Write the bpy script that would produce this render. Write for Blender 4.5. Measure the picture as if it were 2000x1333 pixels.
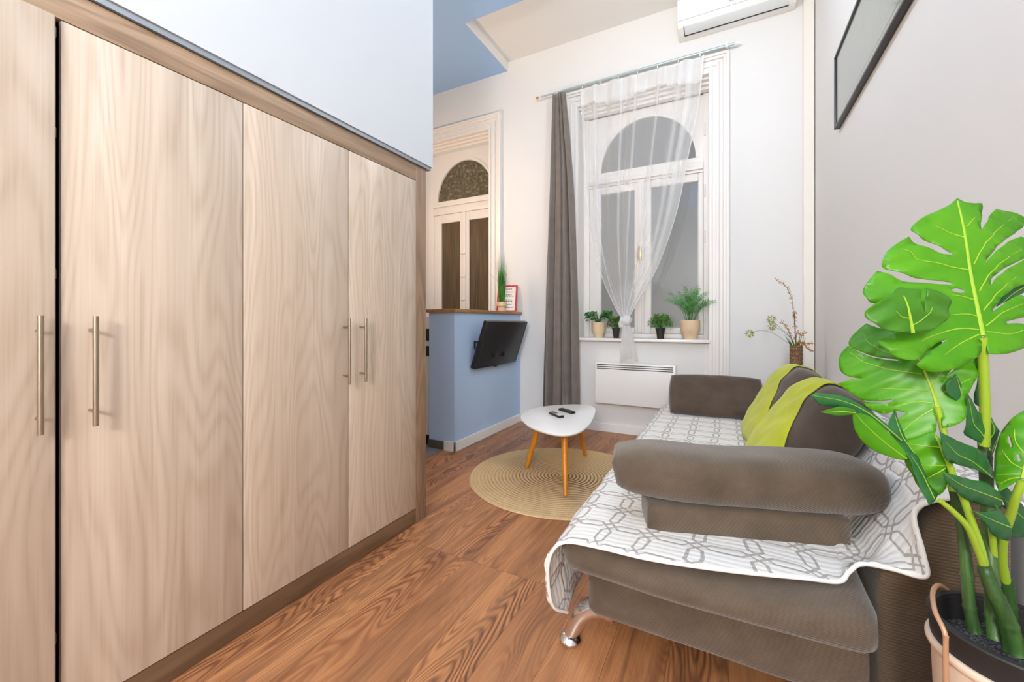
import bpy, bmesh, math, random
from mathutils import Vector, Matrix, noise
from mathutils.geometry import delaunay_2d_cdt
PI = math.pi
C = bpy.context.scene.collection
for o in list(bpy.data.objects): bpy.data.objects.remove(o)

# ------------------------------------------------------------ camera
F = 808.0; TH = math.atan(424 / F); HY = 630; H = 1.15
cam = bpy.data.cameras.new('camera'); co = bpy.data.objects.new('camera', cam); C.objects.link(co)
co.location = (0, 0, H); co.rotation_euler = (PI / 2, 0, TH)
cam.sensor_width = 36; cam.lens = F / 2000 * 36; cam.shift_y = -(666.5 - HY) / 2000; cam.clip_start = 0.02
bpy.context.scene.camera = co
# ------------------------------------------------------------ world, lamps, exposure
sc = bpy.context.scene
sc.view_settings.view_transform = 'Standard'; sc.view_settings.look = 'None'
sc.view_settings.gamma = 1; sc.view_settings.use_curve_mapping = False
sc.view_settings.exposure = 0.90
w = bpy.data.worlds.new('world'); sc.world = w; w.use_nodes = True
w.node_tree.nodes['Background'].inputs[0].default_value = (0.60, 0.60, 0.60, 1)
w.node_tree.nodes['Background'].inputs[1].default_value = 1.1

def area(name, loc, rot, sx, sy, e, col=(1, 1, 1)):
    l = bpy.data.lights.new(name, 'AREA'); l.shape = 'RECTANGLE'; l.size = sx; l.size_y = sy
    l.energy = e; l.color = col
    o = bpy.data.objects.new(name, l); C.objects.link(o); o.location = loc; o.rotation_euler = rot
    return o
def point(name, loc, e, col, r=0.08):
    l = bpy.data.lights.new(name, 'POINT'); l.energy = e; l.color = col; l.shadow_soft_size = r
    o = bpy.data.objects.new(name, l); C.objects.link(o); o.location = loc
    return o
point('kitchen_light', (-3.0, 3.1, 2.5), 24, (1, 0.72, 0.50), 0.12)
point('ceiling_light', (-0.4, 2.75, 3.35), 15, (0.94, 0.98, 1), 0.07)
point('ceiling_light', (-0.1, 0.7, 3.2), 9, (0.94, 0.98, 1), 0.16)
point('ceiling_light', (-0.30, -1.2, 3.1), 20, (0.97, 0.98, 1), 0.2)
point('rear_fill_light', (0.25, -2.2, 2.2), 126, (1, 0.98, 0.95), 0.28)  # unseen fill added behind the camera to brighten the lower room, no real lamp

# ------------------------------------------------------------ geometry helpers
def ray(x, y):
    a = (x - 1000) / F; b = (HY - y) / F
    return Vector((-math.sin(TH) + a * math.cos(TH), math.cos(TH) + a * math.sin(TH), b))
def at_depth(x, y, d): return Vector((0, 0, H)) + ray(x, y) * d
def obj(name, bm, mat, parent=None, smooth=True, flat_angle=None):
    me = bpy.data.meshes.new(name)
    bmesh.ops.recalc_face_normals(bm, faces=bm.faces)
    bm.to_mesh(me); bm.free()
    for m in (mat if isinstance(mat, (list, tuple)) else [mat]): me.materials.append(m)
    if smooth:
        me.polygons.foreach_set('use_smooth', [True] * len(me.polygons))
        me.set_sharp_from_angle(angle=math.radians(flat_angle or 35))
    o = bpy.data.objects.new(name, me); C.objects.link(o)
    if parent is not None:
        o.parent = parent
        o.matrix_parent_inverse = Matrix.Translation(-parent.location) if not parent.parent else Matrix.Identity(4)
    return o
def struct(name, bm, mat, smooth=False):
    o = obj(name, bm, mat, None, smooth); o['kind'] = 'structure'; return o
def thing(name, label, cat, loc=(0, 0, 0), group=None):
    o = bpy.data.objects.new(name, None); C.objects.link(o); o.location = loc
    o.empty_display_size = 0.05
    o['label'] = label; o['category'] = cat
    if group: o['group'] = group
    return o
def tag(o, label, cat, group=None):
    o['label'] = label; o['category'] = cat
    if group: o['group'] = group
    return o
def NB(): return bmesh.new()
def box(bm, x0, x1, y0, y1, z0, z1, bev=0.0, seg=2, M=None, mi=0):
    t = bmesh.new()
    bmesh.ops.create_cube(t, size=1)
    for v in t.verts:
        v.co = Vector((x0 + (x1 - x0) * (v.co.x + .5), y0 + (y1 - y0) * (v.co.y + .5), z0 + (z1 - z0) * (v.co.z + .5)))
    if bev: bmesh.ops.bevel(t, geom=t.edges[:], offset=bev, segments=seg, affect='EDGES', profile=0.5)
    merge(bm, t, M, mi)
def merge(bm, t, M=None, mi=0):
    if M is not None: bmesh.ops.transform(t, matrix=M, verts=t.verts)
    vm = {v: bm.verts.new(v.co) for v in t.verts}
    for f in t.faces:
        try:
            nf = bm.faces.new([vm[v] for v in f.verts]); nf.material_index = mi
        except ValueError: pass
    t.free()
def tube(bm, pts, r, n=10, cap=True, mi=0):
    pts = [Vector(p) for p in pts]; m = len(pts)
    rs = r if isinstance(r, (list, tuple)) else [r] * m
    up = None; rings = []
    for i, p in enumerate(pts):
        d = (pts[min(i + 1, m - 1)] - pts[max(i - 1, 0)])
        if d.length < 1e-9: d = Vector((0, 0, 1))
        d.normalize()
        if up is None:
            up = Vector((0, 0, 1)) if abs(d.z) < .9 else Vector((1, 0, 0))
        a = d.cross(up).normalized(); b = a.cross(d).normalized(); up = b
        rings.append([bm.verts.new(p + (a * math.cos(2 * PI * k / n) + b * math.sin(2 * PI * k / n)) * rs[i]) for k in range(n)])
    for i in range(m - 1):
        for k in range(n):
            f = bm.faces.new((rings[i][k], rings[i][(k + 1) % n], rings[i + 1][(k + 1) % n], rings[i + 1][k])); f.material_index = mi
    if cap:
        bm.faces.new(rings[0]).material_index = mi; bm.faces.new(rings[-1][::-1]).material_index = mi
def lathe(bm, prof, c=(0, 0, 0), n=32, mi=0, M=None):
    t = bmesh.new(); rings = []
    for r, z in prof:
        rings.append([t.verts.new((c[0] + r * math.cos(2 * PI * k / n), c[1] + r * math.sin(2 * PI * k / n), c[2] + z)) for k in range(n)] if r > 1e-6
                     else [t.verts.new((c[0], c[1], c[2] + z))])
    for a, b in zip(rings, rings[1:]):
        for k in range(n):
            q = [a[k % len(a)], a[(k + 1) % len(a)], b[(k + 1) % len(b)], b[k % len(b)]]
            u = []
            for v in q:
                if v not in u: u.append(v)
            if len(u) > 2:
                t.faces.new(u)
    merge(bm, t, M, mi)
def grid(bm, fn, nu, nv, closed_u=False, uvfn=None, mi=0):
    V = [[bm.verts.new(fn(i / nu, j / nv)) for j in range(nv + 1)] for i in range(nu + (0 if closed_u else 1))]
    uvl = bm.loops.layers.uv.verify() if uvfn else None
    for i in range(nu):
        for j in range(nv):
            a = V[i][j]; b = V[(i + 1) % len(V)][j]; c = V[(i + 1) % len(V)][j + 1]; d = V[i][j + 1]
            f = bm.faces.new((a, b, c, d)); f.material_index = mi
            if uvl:
                for l, (s, t) in zip(f.loops, ((i, j), (i + 1, j), (i + 1, j + 1), (i, j + 1))):
                    l[uvl].uv = uvfn(s / nu, t / nv)
    return V
def prism(bm, pts, d0, d1, axis='y', bev=0, mi=0, seg=2):
    """polygon pts (a,b) extruded between d0 and d1 along an axis; x:(y,z) y:(x,z) z:(x,y)"""
    def mk(a, b, d): return {'x': (d, a, b), 'y': (a, d, b), 'z': (a, b, d)}[axis]
    t = bmesh.new()
    A = [t.verts.new(mk(a, b, d0)) for a, b in pts]; B = [t.verts.new(mk(a, b, d1)) for a, b in pts]
    t.faces.new(A); t.faces.new(B[::-1])
    n = len(pts)
    for i in range(n): t.faces.new((A[i], A[(i + 1) % n], B[(i + 1) % n], B[i]))
    if bev: bmesh.ops.bevel(t, geom=t.edges[:], offset=bev, segments=seg, affect='EDGES', profile=0.5)
    merge(bm, t, None, mi)
def spline(pts, n=8, closed=False):
    P = [Vector(p) for p in pts]; m = len(P); out = []
    rng = m if closed else m - 1
    for i in range(rng):
        p0 = P[(i - 1) % m] if (closed or i > 0) else P[0] * 2 - P[1]
        p1 = P[i]; p2 = P[(i + 1) % m]
        p3 = P[(i + 2) % m] if (closed or i + 2 < m) else P[-1] * 2 - P[-2]
        for k in range(n):
            t = k / n
            out.append(0.5 * ((2 * p1) + (p2 - p0) * t + (2 * p0 - 5 * p1 + 4 * p2 - p3) * t * t + (3 * p1 - p0 - 3 * p2 + p3) * t ** 3))
    if not closed: out.append(P[-1])
    return out
def samp(pts, t):
    """point at fraction t (by index) of a polyline"""
    f = max(0, min(1, t)) * (len(pts) - 1); i = min(int(f), len(pts) - 2)
    return pts[i].lerp(pts[i + 1], f - i)
def samplen(pts, t):
    L = [0]
    for a, b in zip(pts, pts[1:]): L.append(L[-1] + (b - a).length)
    s = t * L[-1]
    for i in range(len(pts) - 1):
        if s <= L[i + 1] or i == len(pts) - 2:
            return pts[i].lerp(pts[i + 1], min(1, (s - L[i]) / max(1e-9, L[i + 1] - L[i])))
def solidify(o, t, off=0):
    m = o.modifiers.new('thickness', 'SOLIDIFY'); m.thickness = t; m.offset = off
def subsurf(o, l=1):
    m = o.modifiers.new('smooth', 'SUBSURF'); m.levels = l; m.render_levels = l

# ------------------------------------------------------------ materials
class MT:
    def __init__(s, name, col=(.8, .8, .8), rough=.5, metal=0, spec=.5):
        s.m = bpy.data.materials.new(name); s.m.use_nodes = True; s.t = s.m.node_tree
        s.b = s.t.nodes['Principled BSDF']
        s.set('Base Color', (*col, 1)); s.set('Roughness', rough); s.set('Metallic', metal); s.set('Specular IOR Level', spec)
    def set(s, k, v):
        if isinstance(v, bpy.types.NodeSocket): s.t.links.new(v, s.b.inputs[k])
        else: s.b.inputs[k].default_value = v
    def n(s, typ, ins=None, **props):
        nd = s.t.nodes.new(typ)
        for k, v in props.items(): setattr(nd, k, v)
        for k, v in (ins or {}).items():
            if isinstance(v, bpy.types.NodeSocket): s.t.links.new(v, nd.inputs[k])
            else: nd.inputs[k].default_value = v
        return nd
    def math(s, op, a, b=0.0, c=None):
        nd = s.n('ShaderNodeMath', operation=op)
        for i, v in enumerate((a, b) if c is None else (a, b, c)):
            if isinstance(v, bpy.types.NodeSocket): s.t.links.new(v, nd.inputs[i])
            else: nd.inputs[i].default_value = v
        return nd.outputs[0]
    def mix(s, f, a, b, mode='MIX'):
        nd = s.n('ShaderNodeMix', data_type='RGBA', blend_type=mode)
        for i, v in ((0, f), (6, a), (7, b)):
            if isinstance(v, bpy.types.NodeSocket): s.t.links.new(v, nd.inputs[i])
            else: nd.inputs[i].default_value = (v if i == 0 else (*v, 1))
        return nd.outputs[2]
    def ramp(s, f, stops):
        nd = s.n('ShaderNodeValToRGB', {'Fac': f}); cr = nd.color_ramp
        while len(cr.elements) < len(stops): cr.elements.new(.5)
        for e, (p, c) in zip(cr.elements, stops):
            e.position = p; e.color = (*(c if isinstance(c, (tuple, list)) else (c, c, c)), 1)
        return nd.outputs['Color']
    def coord(s, scale=(1, 1, 1), kind='Object', rot=(0, 0, 0), add=None):
        tc = s.n('ShaderNodeTexCoord').outputs[kind]
        if add is not None: tc = s.n('ShaderNodeVectorMath', {0: tc, 1: add}, operation='ADD').outputs[0]
        return s.n('ShaderNodeMapping', {'Vector': tc, 'Scale': scale, 'Rotation': rot}).outputs[0]
    def noise(s, vec, scale, detail=2, rough=.5, dist=0):
        return s.n('ShaderNodeTexNoise', {'Vector': vec, 'Scale': scale, 'Detail': detail, 'Roughness': rough, 'Distortion': dist}).outputs['Fac']
    def bump(s, h, strength=.2, dist=.01):
        s.set('Normal', s.n('ShaderNodeBump', {'Height': h, 'Strength': strength, 'Distance': dist}).outputs[0])
def srgb(r, g, b):
    f = lambda c: (c / 255 / 12.92) if c / 255 <= .04045 else ((c / 255 + .055) / 1.055) ** 2.4
    return (f(r), f(g), f(b))
def simple(name, rgb, rough=.5, metal=0, spec=.5, bump=None):
    m = MT(name, srgb(*rgb), rough, metal, spec)
    if bump: m.bump(m.noise(m.coord(), bump[0], 3), bump[1], .002)
    return m.m
def woodgrain(name, base, dark, light, axis=2, sc=1.0, rings=26, contrast=.5, streak=.35, rough=.45):
    m = MT(name, rough=rough)
    s1 = [5.5 * sc] * 3; s1[axis] = .75 * sc
    s2 = [130 * sc] * 3; s2[axis] = 2.2 * sc
    s3 = [14 * sc] * 3; s3[axis] = .35 * sc
    rnd = m.n('ShaderNodeObjectInfo').outputs['Random']
    off = m.n('ShaderNodeCombineXYZ', {0: m.math('MULTIPLY', rnd, 7.3), 1: m.math('MULTIPLY', rnd, 3.1), 2: m.math('MULTIPLY', rnd, 9.7)}).outputs[0]
    n1 = m.noise(m.coord(tuple(s1), add=off), 1, 1.5, .45, .25)
    rg = m.math('MULTIPLY_ADD', m.math('SINE', m.math('MULTIPLY', n1, rings * 2 * PI / 3)), .5, .5)
    n2 = m.noise(m.coord(tuple(s2), add=off), 1, 3, .6)
    n3 = m.noise(m.coord(tuple(s3), add=off), 1, 2)
    f = m.math('ADD', m.math('MULTIPLY', m.math('POWER', rg, 1.5), contrast), m.math('MULTIPLY', n2, streak))
    c = m.ramp(f, [(0.1, light), (.42, base), (.95, dark)])
    c = m.mix(m.ramp(n3, [(.38, 0.0), (.72, .38)]), c, dark)
    m.set('Base Color', c); m.bump(n2, .12, .001)
    return m.m
M = {}
M['wall'] = simple('white_plaster', (230, 229, 227), .75, bump=(60, .05))
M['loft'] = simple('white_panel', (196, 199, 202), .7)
M['white'] = simple('white_paint', (236, 232, 228), .4)
M['white_gloss'] = simple('white_enamel', (242, 241, 238), .25)
M['blue'] = simple('pale_blue_paint', (186, 211, 242), .6, bump=(80, .04))
M['blue_ceiling'] = simple('blue_ceiling_paint', (158, 192, 234), .7)
M['doorwood'] = woodgrain('ash_door', srgb(195, 176, 156), srgb(154, 132, 111), srgb(208, 192, 174), 2, 1.0, 52, .21, .60, .38)
M['framewood'] = woodgrain('taupe_oak_vertical', srgb(150, 122, 98), srgb(112, 88, 68), srgb(172, 145, 120), 2, 1.6, 20, .3, .8, .5)
M['railwood'] = woodgrain('taupe_oak_horizontal', srgb(165, 138, 112), srgb(120, 96, 76), srgb(188, 162, 136), 1, 1.6, 20, .3, .8, .5)
M['plinthwood'] = woodgrain('dark_oak_plinth', srgb(118, 90, 66), srgb(82, 60, 44), srgb(136, 108, 82), 1, 1.6, 14, .3, .6, .45)
M['counterwood'] = woodgrain('oak_worktop', srgb(170, 122, 70), srgb(132, 90, 48), srgb(190, 142, 88), 1, 1.2, 22, .4, .5, .35)
M['legwood'] = woodgrain('honey_wood', srgb(212, 132, 20), srgb(176, 100, 12), srgb(226, 150, 34), 2, 1.5, 10, .25, .5, .35)
M['steel'] = simple('brushed_nickel', (176, 160, 142), .32, 1)
M['alu'] = simple('grey_aluminium', (150, 158, 165), .4, .6)
M['chrome'] = simple('chrome', (232, 232, 235), .15, 1)
M['black'] = simple('black_plastic', (22, 22, 23), .35)
M['darkgap'] = simple('dark_cavity', (30, 25, 22), .8)
M['screen'] = simple('tv_screen', (26, 25, 25), .3)
M['brass'] = simple('brass', (222, 190, 130), .25, .8)
M['red'] = simple('red_frame', (196, 22, 32), .4)
M['rod'] = simple('painted_steel_rod', (186, 202, 202), .3, .3)
M['pot'] = simple('cream_ceramic', (226, 200, 164), .5)
M['potcream'] = simple('cream_metal', (232, 208, 184), .38)
M['tan'] = simple('tan_tube', (186, 142, 108), .35)
M['blackpot'] = simple('black_pot', (38, 36, 36), .55)
M['trunking'] = simple('ivory_trunking', (238, 233, 224), .4)
M['tile'] = simple('grey_tile', (120, 120, 120), .3)
M['tileskirt'] = simple('dark_tile', (88, 84, 82), .35)
M['ext'] = simple('courtyard_render', (150, 146, 144), .9)
M['wicker'] = None
m = MT('gravel_soil', srgb(70, 70, 72), .9)
v = m.n('ShaderNodeTexVoronoi', {'Vector': m.coord(), 'Scale': 180.0})
m.set('Base Color', m.ramp(v.outputs['Distance'], [(0, srgb(120, 120, 122)), (.6, srgb(45, 45, 47))])); m.bump(v.outputs['Distance'], 1, -.004)
M['gravel'] = m.m
m = MT('glass_mix'); t = m.t
tr = m.n('ShaderNodeBsdfTransparent', {0: (.86, .88, .88, 1)}); gl = m.n('ShaderNodeBsdfGlossy', {'Roughness': .02})
bf = m.n('ShaderNodeNewGeometry').outputs['Backfacing']
fr = m.n('ShaderNodeFresnel', {'IOR': m.math('MULTIPLY_ADD', bf, 1 / 1.5 - 1.5, 1.5)})
mx = m.n('ShaderNodeMixShader'); t.links.new(fr.outputs[0], mx.inputs[0]); t.links.new(tr.outputs[0], mx.inputs[1]); t.links.new(gl.outputs[0], mx.inputs[2])
t.links.new(mx.outputs[0], t.nodes['Material Output'].inputs[0]); M['glass'] = m.m
m = MT('brown_curtained_glass', srgb(88, 72, 50), .12)
n_ = m.noise(m.coord((60, 60, 2)), 1, 3); m.set('Base Color', m.ramp(n_, [(.3, srgb(66, 52, 36)), (.7, srgb(104, 84, 56))])); M['brownglass'] = m.m
m = MT('mottled_glass', srgb(90, 84, 66), .15)
n_ = m.noise(m.coord(), 26, 5, .7); m.set('Base Color', m.ramp(n_, [(.35, srgb(74, 66, 50)), (.55, srgb(104, 96, 74)), (.75, srgb(176, 168, 140))])); M['mottled'] = m.m
# floor planks
m = MT('walnut_laminate', rough=.42)
cv = m.coord((1, 1, 1), rot=(0, 0, PI / 2))
bk = m.n('ShaderNodeTexBrick', {'Vector': cv, 'Color1': (0, 0, 0, 1), 'Color2': (1, 1, 1, 1), 'Mortar': (.5, .5, .5, 1), 'Scale': 1.0,
         'Mortar Size': .0009, 'Mortar Smooth': .3, 'Bias': 0.0, 'Brick Width': 1.22, 'Row Height': .186}, offset=.37, offset_frequency=1)
pr = m.math('MULTIPLY', m.n('ShaderNodeSeparateColor', {0: bk.outputs['Color']}).outputs[0], 9.0)
po = m.n('ShaderNodeCombineXYZ', {0: pr, 1: m.math('MULTIPLY', pr, 2.7), 2: pr}).outputs[0]
n1 = m.noise(m.coord((7.0, 1.15, 1), add=po), 1, 1.2, .45, .25)
vk = m.n('ShaderNodeTexVoronoi', {'Vector': m.coord((2.6, .85, 1), add=po), 'Scale': 1.0}).outputs['Distance']
kn = m.math('MULTIPLY', m.math('POWER', m.math('MAXIMUM', m.math('SUBTRACT', 1.0, m.math('MULTIPLY', vk, 2.8)), 0.0), 1.6), .26)
n1 = m.math('ADD', n1, kn)
rg = m.math('POWER', m.math('MULTIPLY_ADD', m.math('SINE', m.math('MULTIPLY', n1, 150.0)), .5, .5), 1.6)
n2 = m.noise(m.coord((170, 4, 1), add=po), 1, 4, .65)
n3 = m.noise(m.coord((11, .8, 1), add=po), 1, 4, .6, .8)
n4 = m.noise(m.coord((2.2, .9, 1), add=po), 1, 1)
n5 = m.noise(m.coord((5, .5, 1), add=po), 1, 2)
f = m.math('ADD', m.math('MULTIPLY', rg, m.ramp(n4, [(.42, .04), (.62, .42)])), m.math('MULTIPLY', n2, .60))
c = m.ramp(f, [(.15, srgb(212, 154, 102)), (.40, srgb(176, 116, 74)), (.78, srgb(88, 56, 38))])
c = m.mix(m.ramp(n3, [(.44, 0.0), (.68, .82)]), c, srgb(84, 54, 42))
c = m.mix(m.ramp(n5, [(.42, 0.0), (.68, .5)]), c, srgb(198, 140, 92))
c = m.mix(m.math('MULTIPLY', m.math('FRACT', m.math('MULTIPLY', pr, 1.7)), .30), c, srgb(136, 82, 54))
c = m.mix(m.math('MULTIPLY', bk.outputs['Fac'], .7), c, srgb(62, 36, 24))
m.set('Base Color', c); m.bump(f, .12, -.002); M['floor'] = m.m
# jute rug: material follows object-space radius (rug object sits at its own centre)
m = MT('jute', rough=.9)
sx = m.n('ShaderNodeSeparateXYZ', {0: m.n('ShaderNodeTexCoord').outputs['Object']})
rr = m.math('SQRT', m.math('ADD', m.math('MULTIPLY', sx.outputs[0], sx.outputs[0]), m.math('MULTIPLY', sx.outputs[1], sx.outputs[1])))
an = m.math('ARCTAN2', sx.outputs[1], sx.outputs[0])
wob = m.math('MULTIPLY', m.math('SINE', m.math('MULTIPLY', an, 3.0)), .002)
sp = m.math('FRACT', m.math('MULTIPLY', m.math('ADD', rr, wob), 1 / .0262))
gap = m.math('ABSOLUTE', m.math('SUBTRACT', sp, .5))
brd = m.math('SINE', m.math('ADD', m.math('MULTIPLY', an, m.math('MULTIPLY', rr, 420.0)), m.math('MULTIPLY', sp, 6.0)))
nz = m.noise(m.coord(), 60, 3, .7); nz2 = m.noise(m.coord(), 7, 2)
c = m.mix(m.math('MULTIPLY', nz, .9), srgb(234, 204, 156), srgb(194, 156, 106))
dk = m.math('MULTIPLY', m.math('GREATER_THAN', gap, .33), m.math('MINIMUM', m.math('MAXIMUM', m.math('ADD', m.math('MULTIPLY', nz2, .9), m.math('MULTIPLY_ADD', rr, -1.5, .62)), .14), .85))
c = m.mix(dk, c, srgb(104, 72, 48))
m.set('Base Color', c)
hh = m.math('ADD', m.math('SUBTRACT', 1.0, m.math('POWER', m.math('MULTIPLY', gap, 2.0), 2.5)), m.math('MULTIPLY', brd, .25))
m.bump(hh, .8, .004); M['jute'] = m.m
def fabric(name, rgb, rgb2, scale=420, rib=None, rough=.9, strength=.35, sheen=.3):
    m = MT(name, rough=rough, spec=.2)
    n0 = m.noise(m.coord(), 9, 3, .6); n1 = m.noise(m.coord(), scale, 2)
    c = m.mix(m.ramp(n0, [(.3, 0.0), (.75, 1.0)]), srgb(*rgb), srgb(*rgb2))
    if rib:
        sx = m.n('ShaderNodeSeparateXYZ', {0: m.coord(rot=rib[1])})
        wv = m.math('SINE', m.math('MULTIPLY', sx.outputs[2], rib[0]))
        h = m.math('ADD', wv, m.math('MULTIPLY', n1, .6))
        c = m.mix(m.math('MULTIPLY_ADD', wv, .22, .22), c, srgb(*[k * .62 for k in rgb]))
    else:
        h = n1; c = m.mix(m.math('MULTIPLY', n1, .35), c, srgb(*[k * .7 for k in rgb]))
    m.set('Base Color', c); m.bump(h, strength, .0015)
    m.set('Sheen Weight', sheen); m.set('Sheen Roughness', .5)
    return m.m
M['brown'] = fabric('brown_upholstery', (112, 96, 80), (88, 75, 61), 500, rib=(1900, (.6, .5, 0)))
M['brownrib'] = fabric('ribbed_brown_upholstery', (120, 100, 78), (102, 84, 66), 300, rib=(760, (0, 0, 0)), strength=.6)
M['browncush'] = fabric('brown_cushion', (96, 81, 69), (78, 65, 55), 300)
M['green'] = fabric('lime_fabric', (204, 208, 44), (184, 192, 30), 260, sheen=.2)
M['curtain'] = fabric('grey_linen', (138, 128, 120), (122, 112, 104), 380, strength=.3)
# bedspread pattern (uv in metres)
m = MT('quilted_lattice', rough=.85, spec=.2)
uv = m.n('ShaderNodeTexCoord').outputs['UV']
wn = m.n('ShaderNodeTexNoise', {'Vector': uv, 'Scale': 5.0, 'Detail': 2.0}).outputs['Color']
uv = m.n('ShaderNodeMixRGB', {0: .035, 1: uv, 2: wn}).outputs[0]
def ring(off, P, r, wd, k=.72):
    mp = m.n('ShaderNodeMapping', {'Vector': uv, 'Scale': (1 / P, 1 / P, 1), 'Location': (off[0], off[1], 0)}).outputs[0]
    s = m.n('ShaderNodeSeparateXYZ', {0: mp})
    a = m.math('ABSOLUTE', m.math('SUBTRACT', m.math('FRACT', s.outputs[0]), .5)); b = m.math('ABSOLUTE', m.math('SUBTRACT', m.math('FRACT', s.outputs[1]), .5))
    d = m.math('MAXIMUM', m.math('MAXIMUM', a, b), m.math('MULTIPLY', m.math('ADD', a, b), k))
    e = m.math('ABSOLUTE', m.math('SUBTRACT', d, r))
    return m.math('LESS_THAN', e, wd)
RG = [ring(o_, .26, .31, .016) for o_ in ((0, 0), (.5, .5), (.5, 0), (0, .5))]
L = m.math('MAXIMUM', m.math('MAXIMUM', RG[0], RG[1]), m.math('MAXIMUM', RG[2], RG[3]))
su = m.n('ShaderNodeSeparateXYZ', {0: uv})
q = m.math('ABSOLUTE', m.math('SINE', m.math('MULTIPLY', su.outputs[1], 130.0)))
nz = m.noise(m.n('ShaderNodeMapping', {'Vector': uv}).outputs[0], 35, 3)
c = m.mix(L, srgb(232, 228, 222), srgb(178, 172, 164)); m.set('Base Color', c)
m.bump(m.math('ADD', m.math('ADD', q, m.math('MULTIPLY', nz, 1.4)), m.math('MULTIPLY', L, .5)), .32, .004); M['quilt'] = m.m
M['quilthem'] = simple('white_hem', (236, 232, 226), .85, bump=(120, .3))
# sheer
m = MT('sheer_voile'); t = m.t
dif = m.n('ShaderNodeBsdfDiffuse', {0: (.93, .93, .93, 1)}); trl = m.n('ShaderNodeBsdfTranslucent', {0: (.93, .93, .93, 1)})
ad = m.n('ShaderNodeMixShader', {0: .35}); t.links.new(dif.outputs[0], ad.inputs[1]); t.links.new(trl.outputs[0], ad.inputs[2])
lw = m.n('ShaderNodeLayerWeight', {'Blend': .32})
at_ = m.n('ShaderNodeAttribute', attribute_name='dense')
al = m.math('MINIMUM', m.math('ADD', m.math('MULTIPLY_ADD', lw.outputs['Facing'], .30, .20), at_.outputs['Fac']), .96)
mx = m.n('ShaderNodeMixShader'); trn = m.n('ShaderNodeBsdfTransparent')
t.links.new(al, mx.inputs[0]); t.links.new(trn.outputs[0], mx.inputs[1]); t.links.new(ad.outputs[0], mx.inputs[2])
t.links.new(mx.outputs[0], t.nodes['Material Output'].inputs[0]); M['sheer'] = m.m
def leafmat(name, a, b, rough=.38, trans=.25):
    m = MT(name, rough=rough, spec=.45)
    n0 = m.noise(m.coord(), 12, 3); n1 = m.noise(m.coord((1, 1, 3)), 140, 2)
    c = m.mix(m.ramp(n0, [(.3, 0.0), (.7, 1.0)]), srgb(*a), srgb(*b))
    m.set('Base Color', c); m.bump(n1, .08, .001)
    tl = m.n('ShaderNodeBsdfTranslucent'); m.t.links.new(c, tl.inputs[0])
    mx = m.n('ShaderNodeMixShader', {0: trans}); m.t.links.new(m.b.outputs[0], mx.inputs[1]); m.t.links.new(tl.outputs[0], mx.inputs[2])
    m.t.links.new(mx.outputs[0], m.t.nodes['Material Output'].inputs[0]); return m.m
M['leaf'] = leafmat('monstera_green', (98, 172, 22), (76, 152, 18))
M['leafdark'] = leafmat('deep_green_leaf', (54, 118, 62), (40, 98, 52), .35, .12)
M['leafmid'] = leafmat('mid_green_leaf', (84, 150, 32), (66, 130, 28))
M['vein'] = simple('vein_green', (158, 190, 50), .4)
M['petiole'] = simple('petiole_green', (150, 180, 46), .35)
M['cane'] = woodgrain('cane_green', srgb(66, 104, 46), srgb(34, 62, 28), srgb(112, 140, 62), 2, 2.5, 12, .4, .8, .4)
M['small1'] = leafmat('sill_leaf_dark', (66, 134, 50), (42, 100, 38), .4, .1)
M['small2'] = leafmat('sill_leaf_bright', (108, 168, 56), (80, 140, 46), .45, .15)
M['small3'] = leafmat('sill_leaf_fern', (84, 158, 56), (48, 116, 42), .4, .12)
M['small4'] = leafmat('sill_leaf_yellow', (120, 160, 60), (60, 110, 44), .45, .15)
M['grassblade'] = leafmat('grass_blade', (84, 160, 56), (50, 120, 40), .45, .15)
m = MT('woven_wicker', rough=.6)
wv = m.n('ShaderNodeTexWave', {'Vector': m.coord(), 'Scale': 40.0, 'Distortion': 6.0, 'Detail Scale': 4.0}, bands_direction='Z')
m.set('Base Color', m.ramp(wv.outputs['Fac'], [(.1, srgb(48, 34, 24)), (.6, srgb(116, 82, 50)), (.95, srgb(170, 128, 84))])); M['wicker'] = m.m
M['twig'] = simple('dark_twig', (92, 66, 46), .7)
M['amber'] = simple('amber_bud', (198, 138, 56), .6)
M['lime'] = simple('lime_blossom', (164, 172, 62), .8)

# ------------------------------------------------------------ room shell
XR, YB, XK = 0.642, 4.32, -3.9
bm = NB(); box(bm, -4.0, .9, -2.6, 4.7, -.06, 0); struct('floor', bm, M['floor'])
bm = NB(); box(bm, XK, -2.265, 2.2, 4.5, 0, .006); struct('floor_kitchen', bm, M['tile'])
bm = NB(); box(bm, -4.0, .9, 3.36, 4.7, 4.235, 4.32); struct('ceiling', bm, M['wall'])
bm = NB()
box(bm, -4.0, .9, -2.6, 3.435, 4.13, 4.30); box(bm, -4.0, -2.327, 3.435, 4.7, 4.13, 4.30)
struct('ceiling_soffit', bm, M['blue_ceiling'])
bm = NB(); box(bm, -2.327, -2.319, 3.427, 4.32, 4.1305, 4.236); box(bm, -2.327, .66, 3.427, 3.437, 4.1305, 4.236); struct('trim_1', bm, M['wall'])
bm = NB(); box(bm, XR, .9, -2.6, 4.7, 0, 4.3); struct('wall_right', bm, M['wall'])
bm = NB(); box(bm, -4.1, XK, -2.6, 4.7, 0, 4.3); struct('wall_left', bm, M['wall'])
bm = NB(); box(bm, -4.1, .9, -2.7, -2.6, 0, 4.3); struct('wall_front', bm, M['wall'])
bm = NB()   # wall with window and door openings
W0, W1, WT, WZ = -1.45, -0.167, 3.485, .985
D0, D1 = -3.66, -2.569
box(bm, W1, .9, YB, 4.66, 0, 4.3); box(bm, D1, W0, YB, 4.66, 0, 4.3); box(bm, -4.1, D0, YB, 4.66, 0, 4.3)
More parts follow.
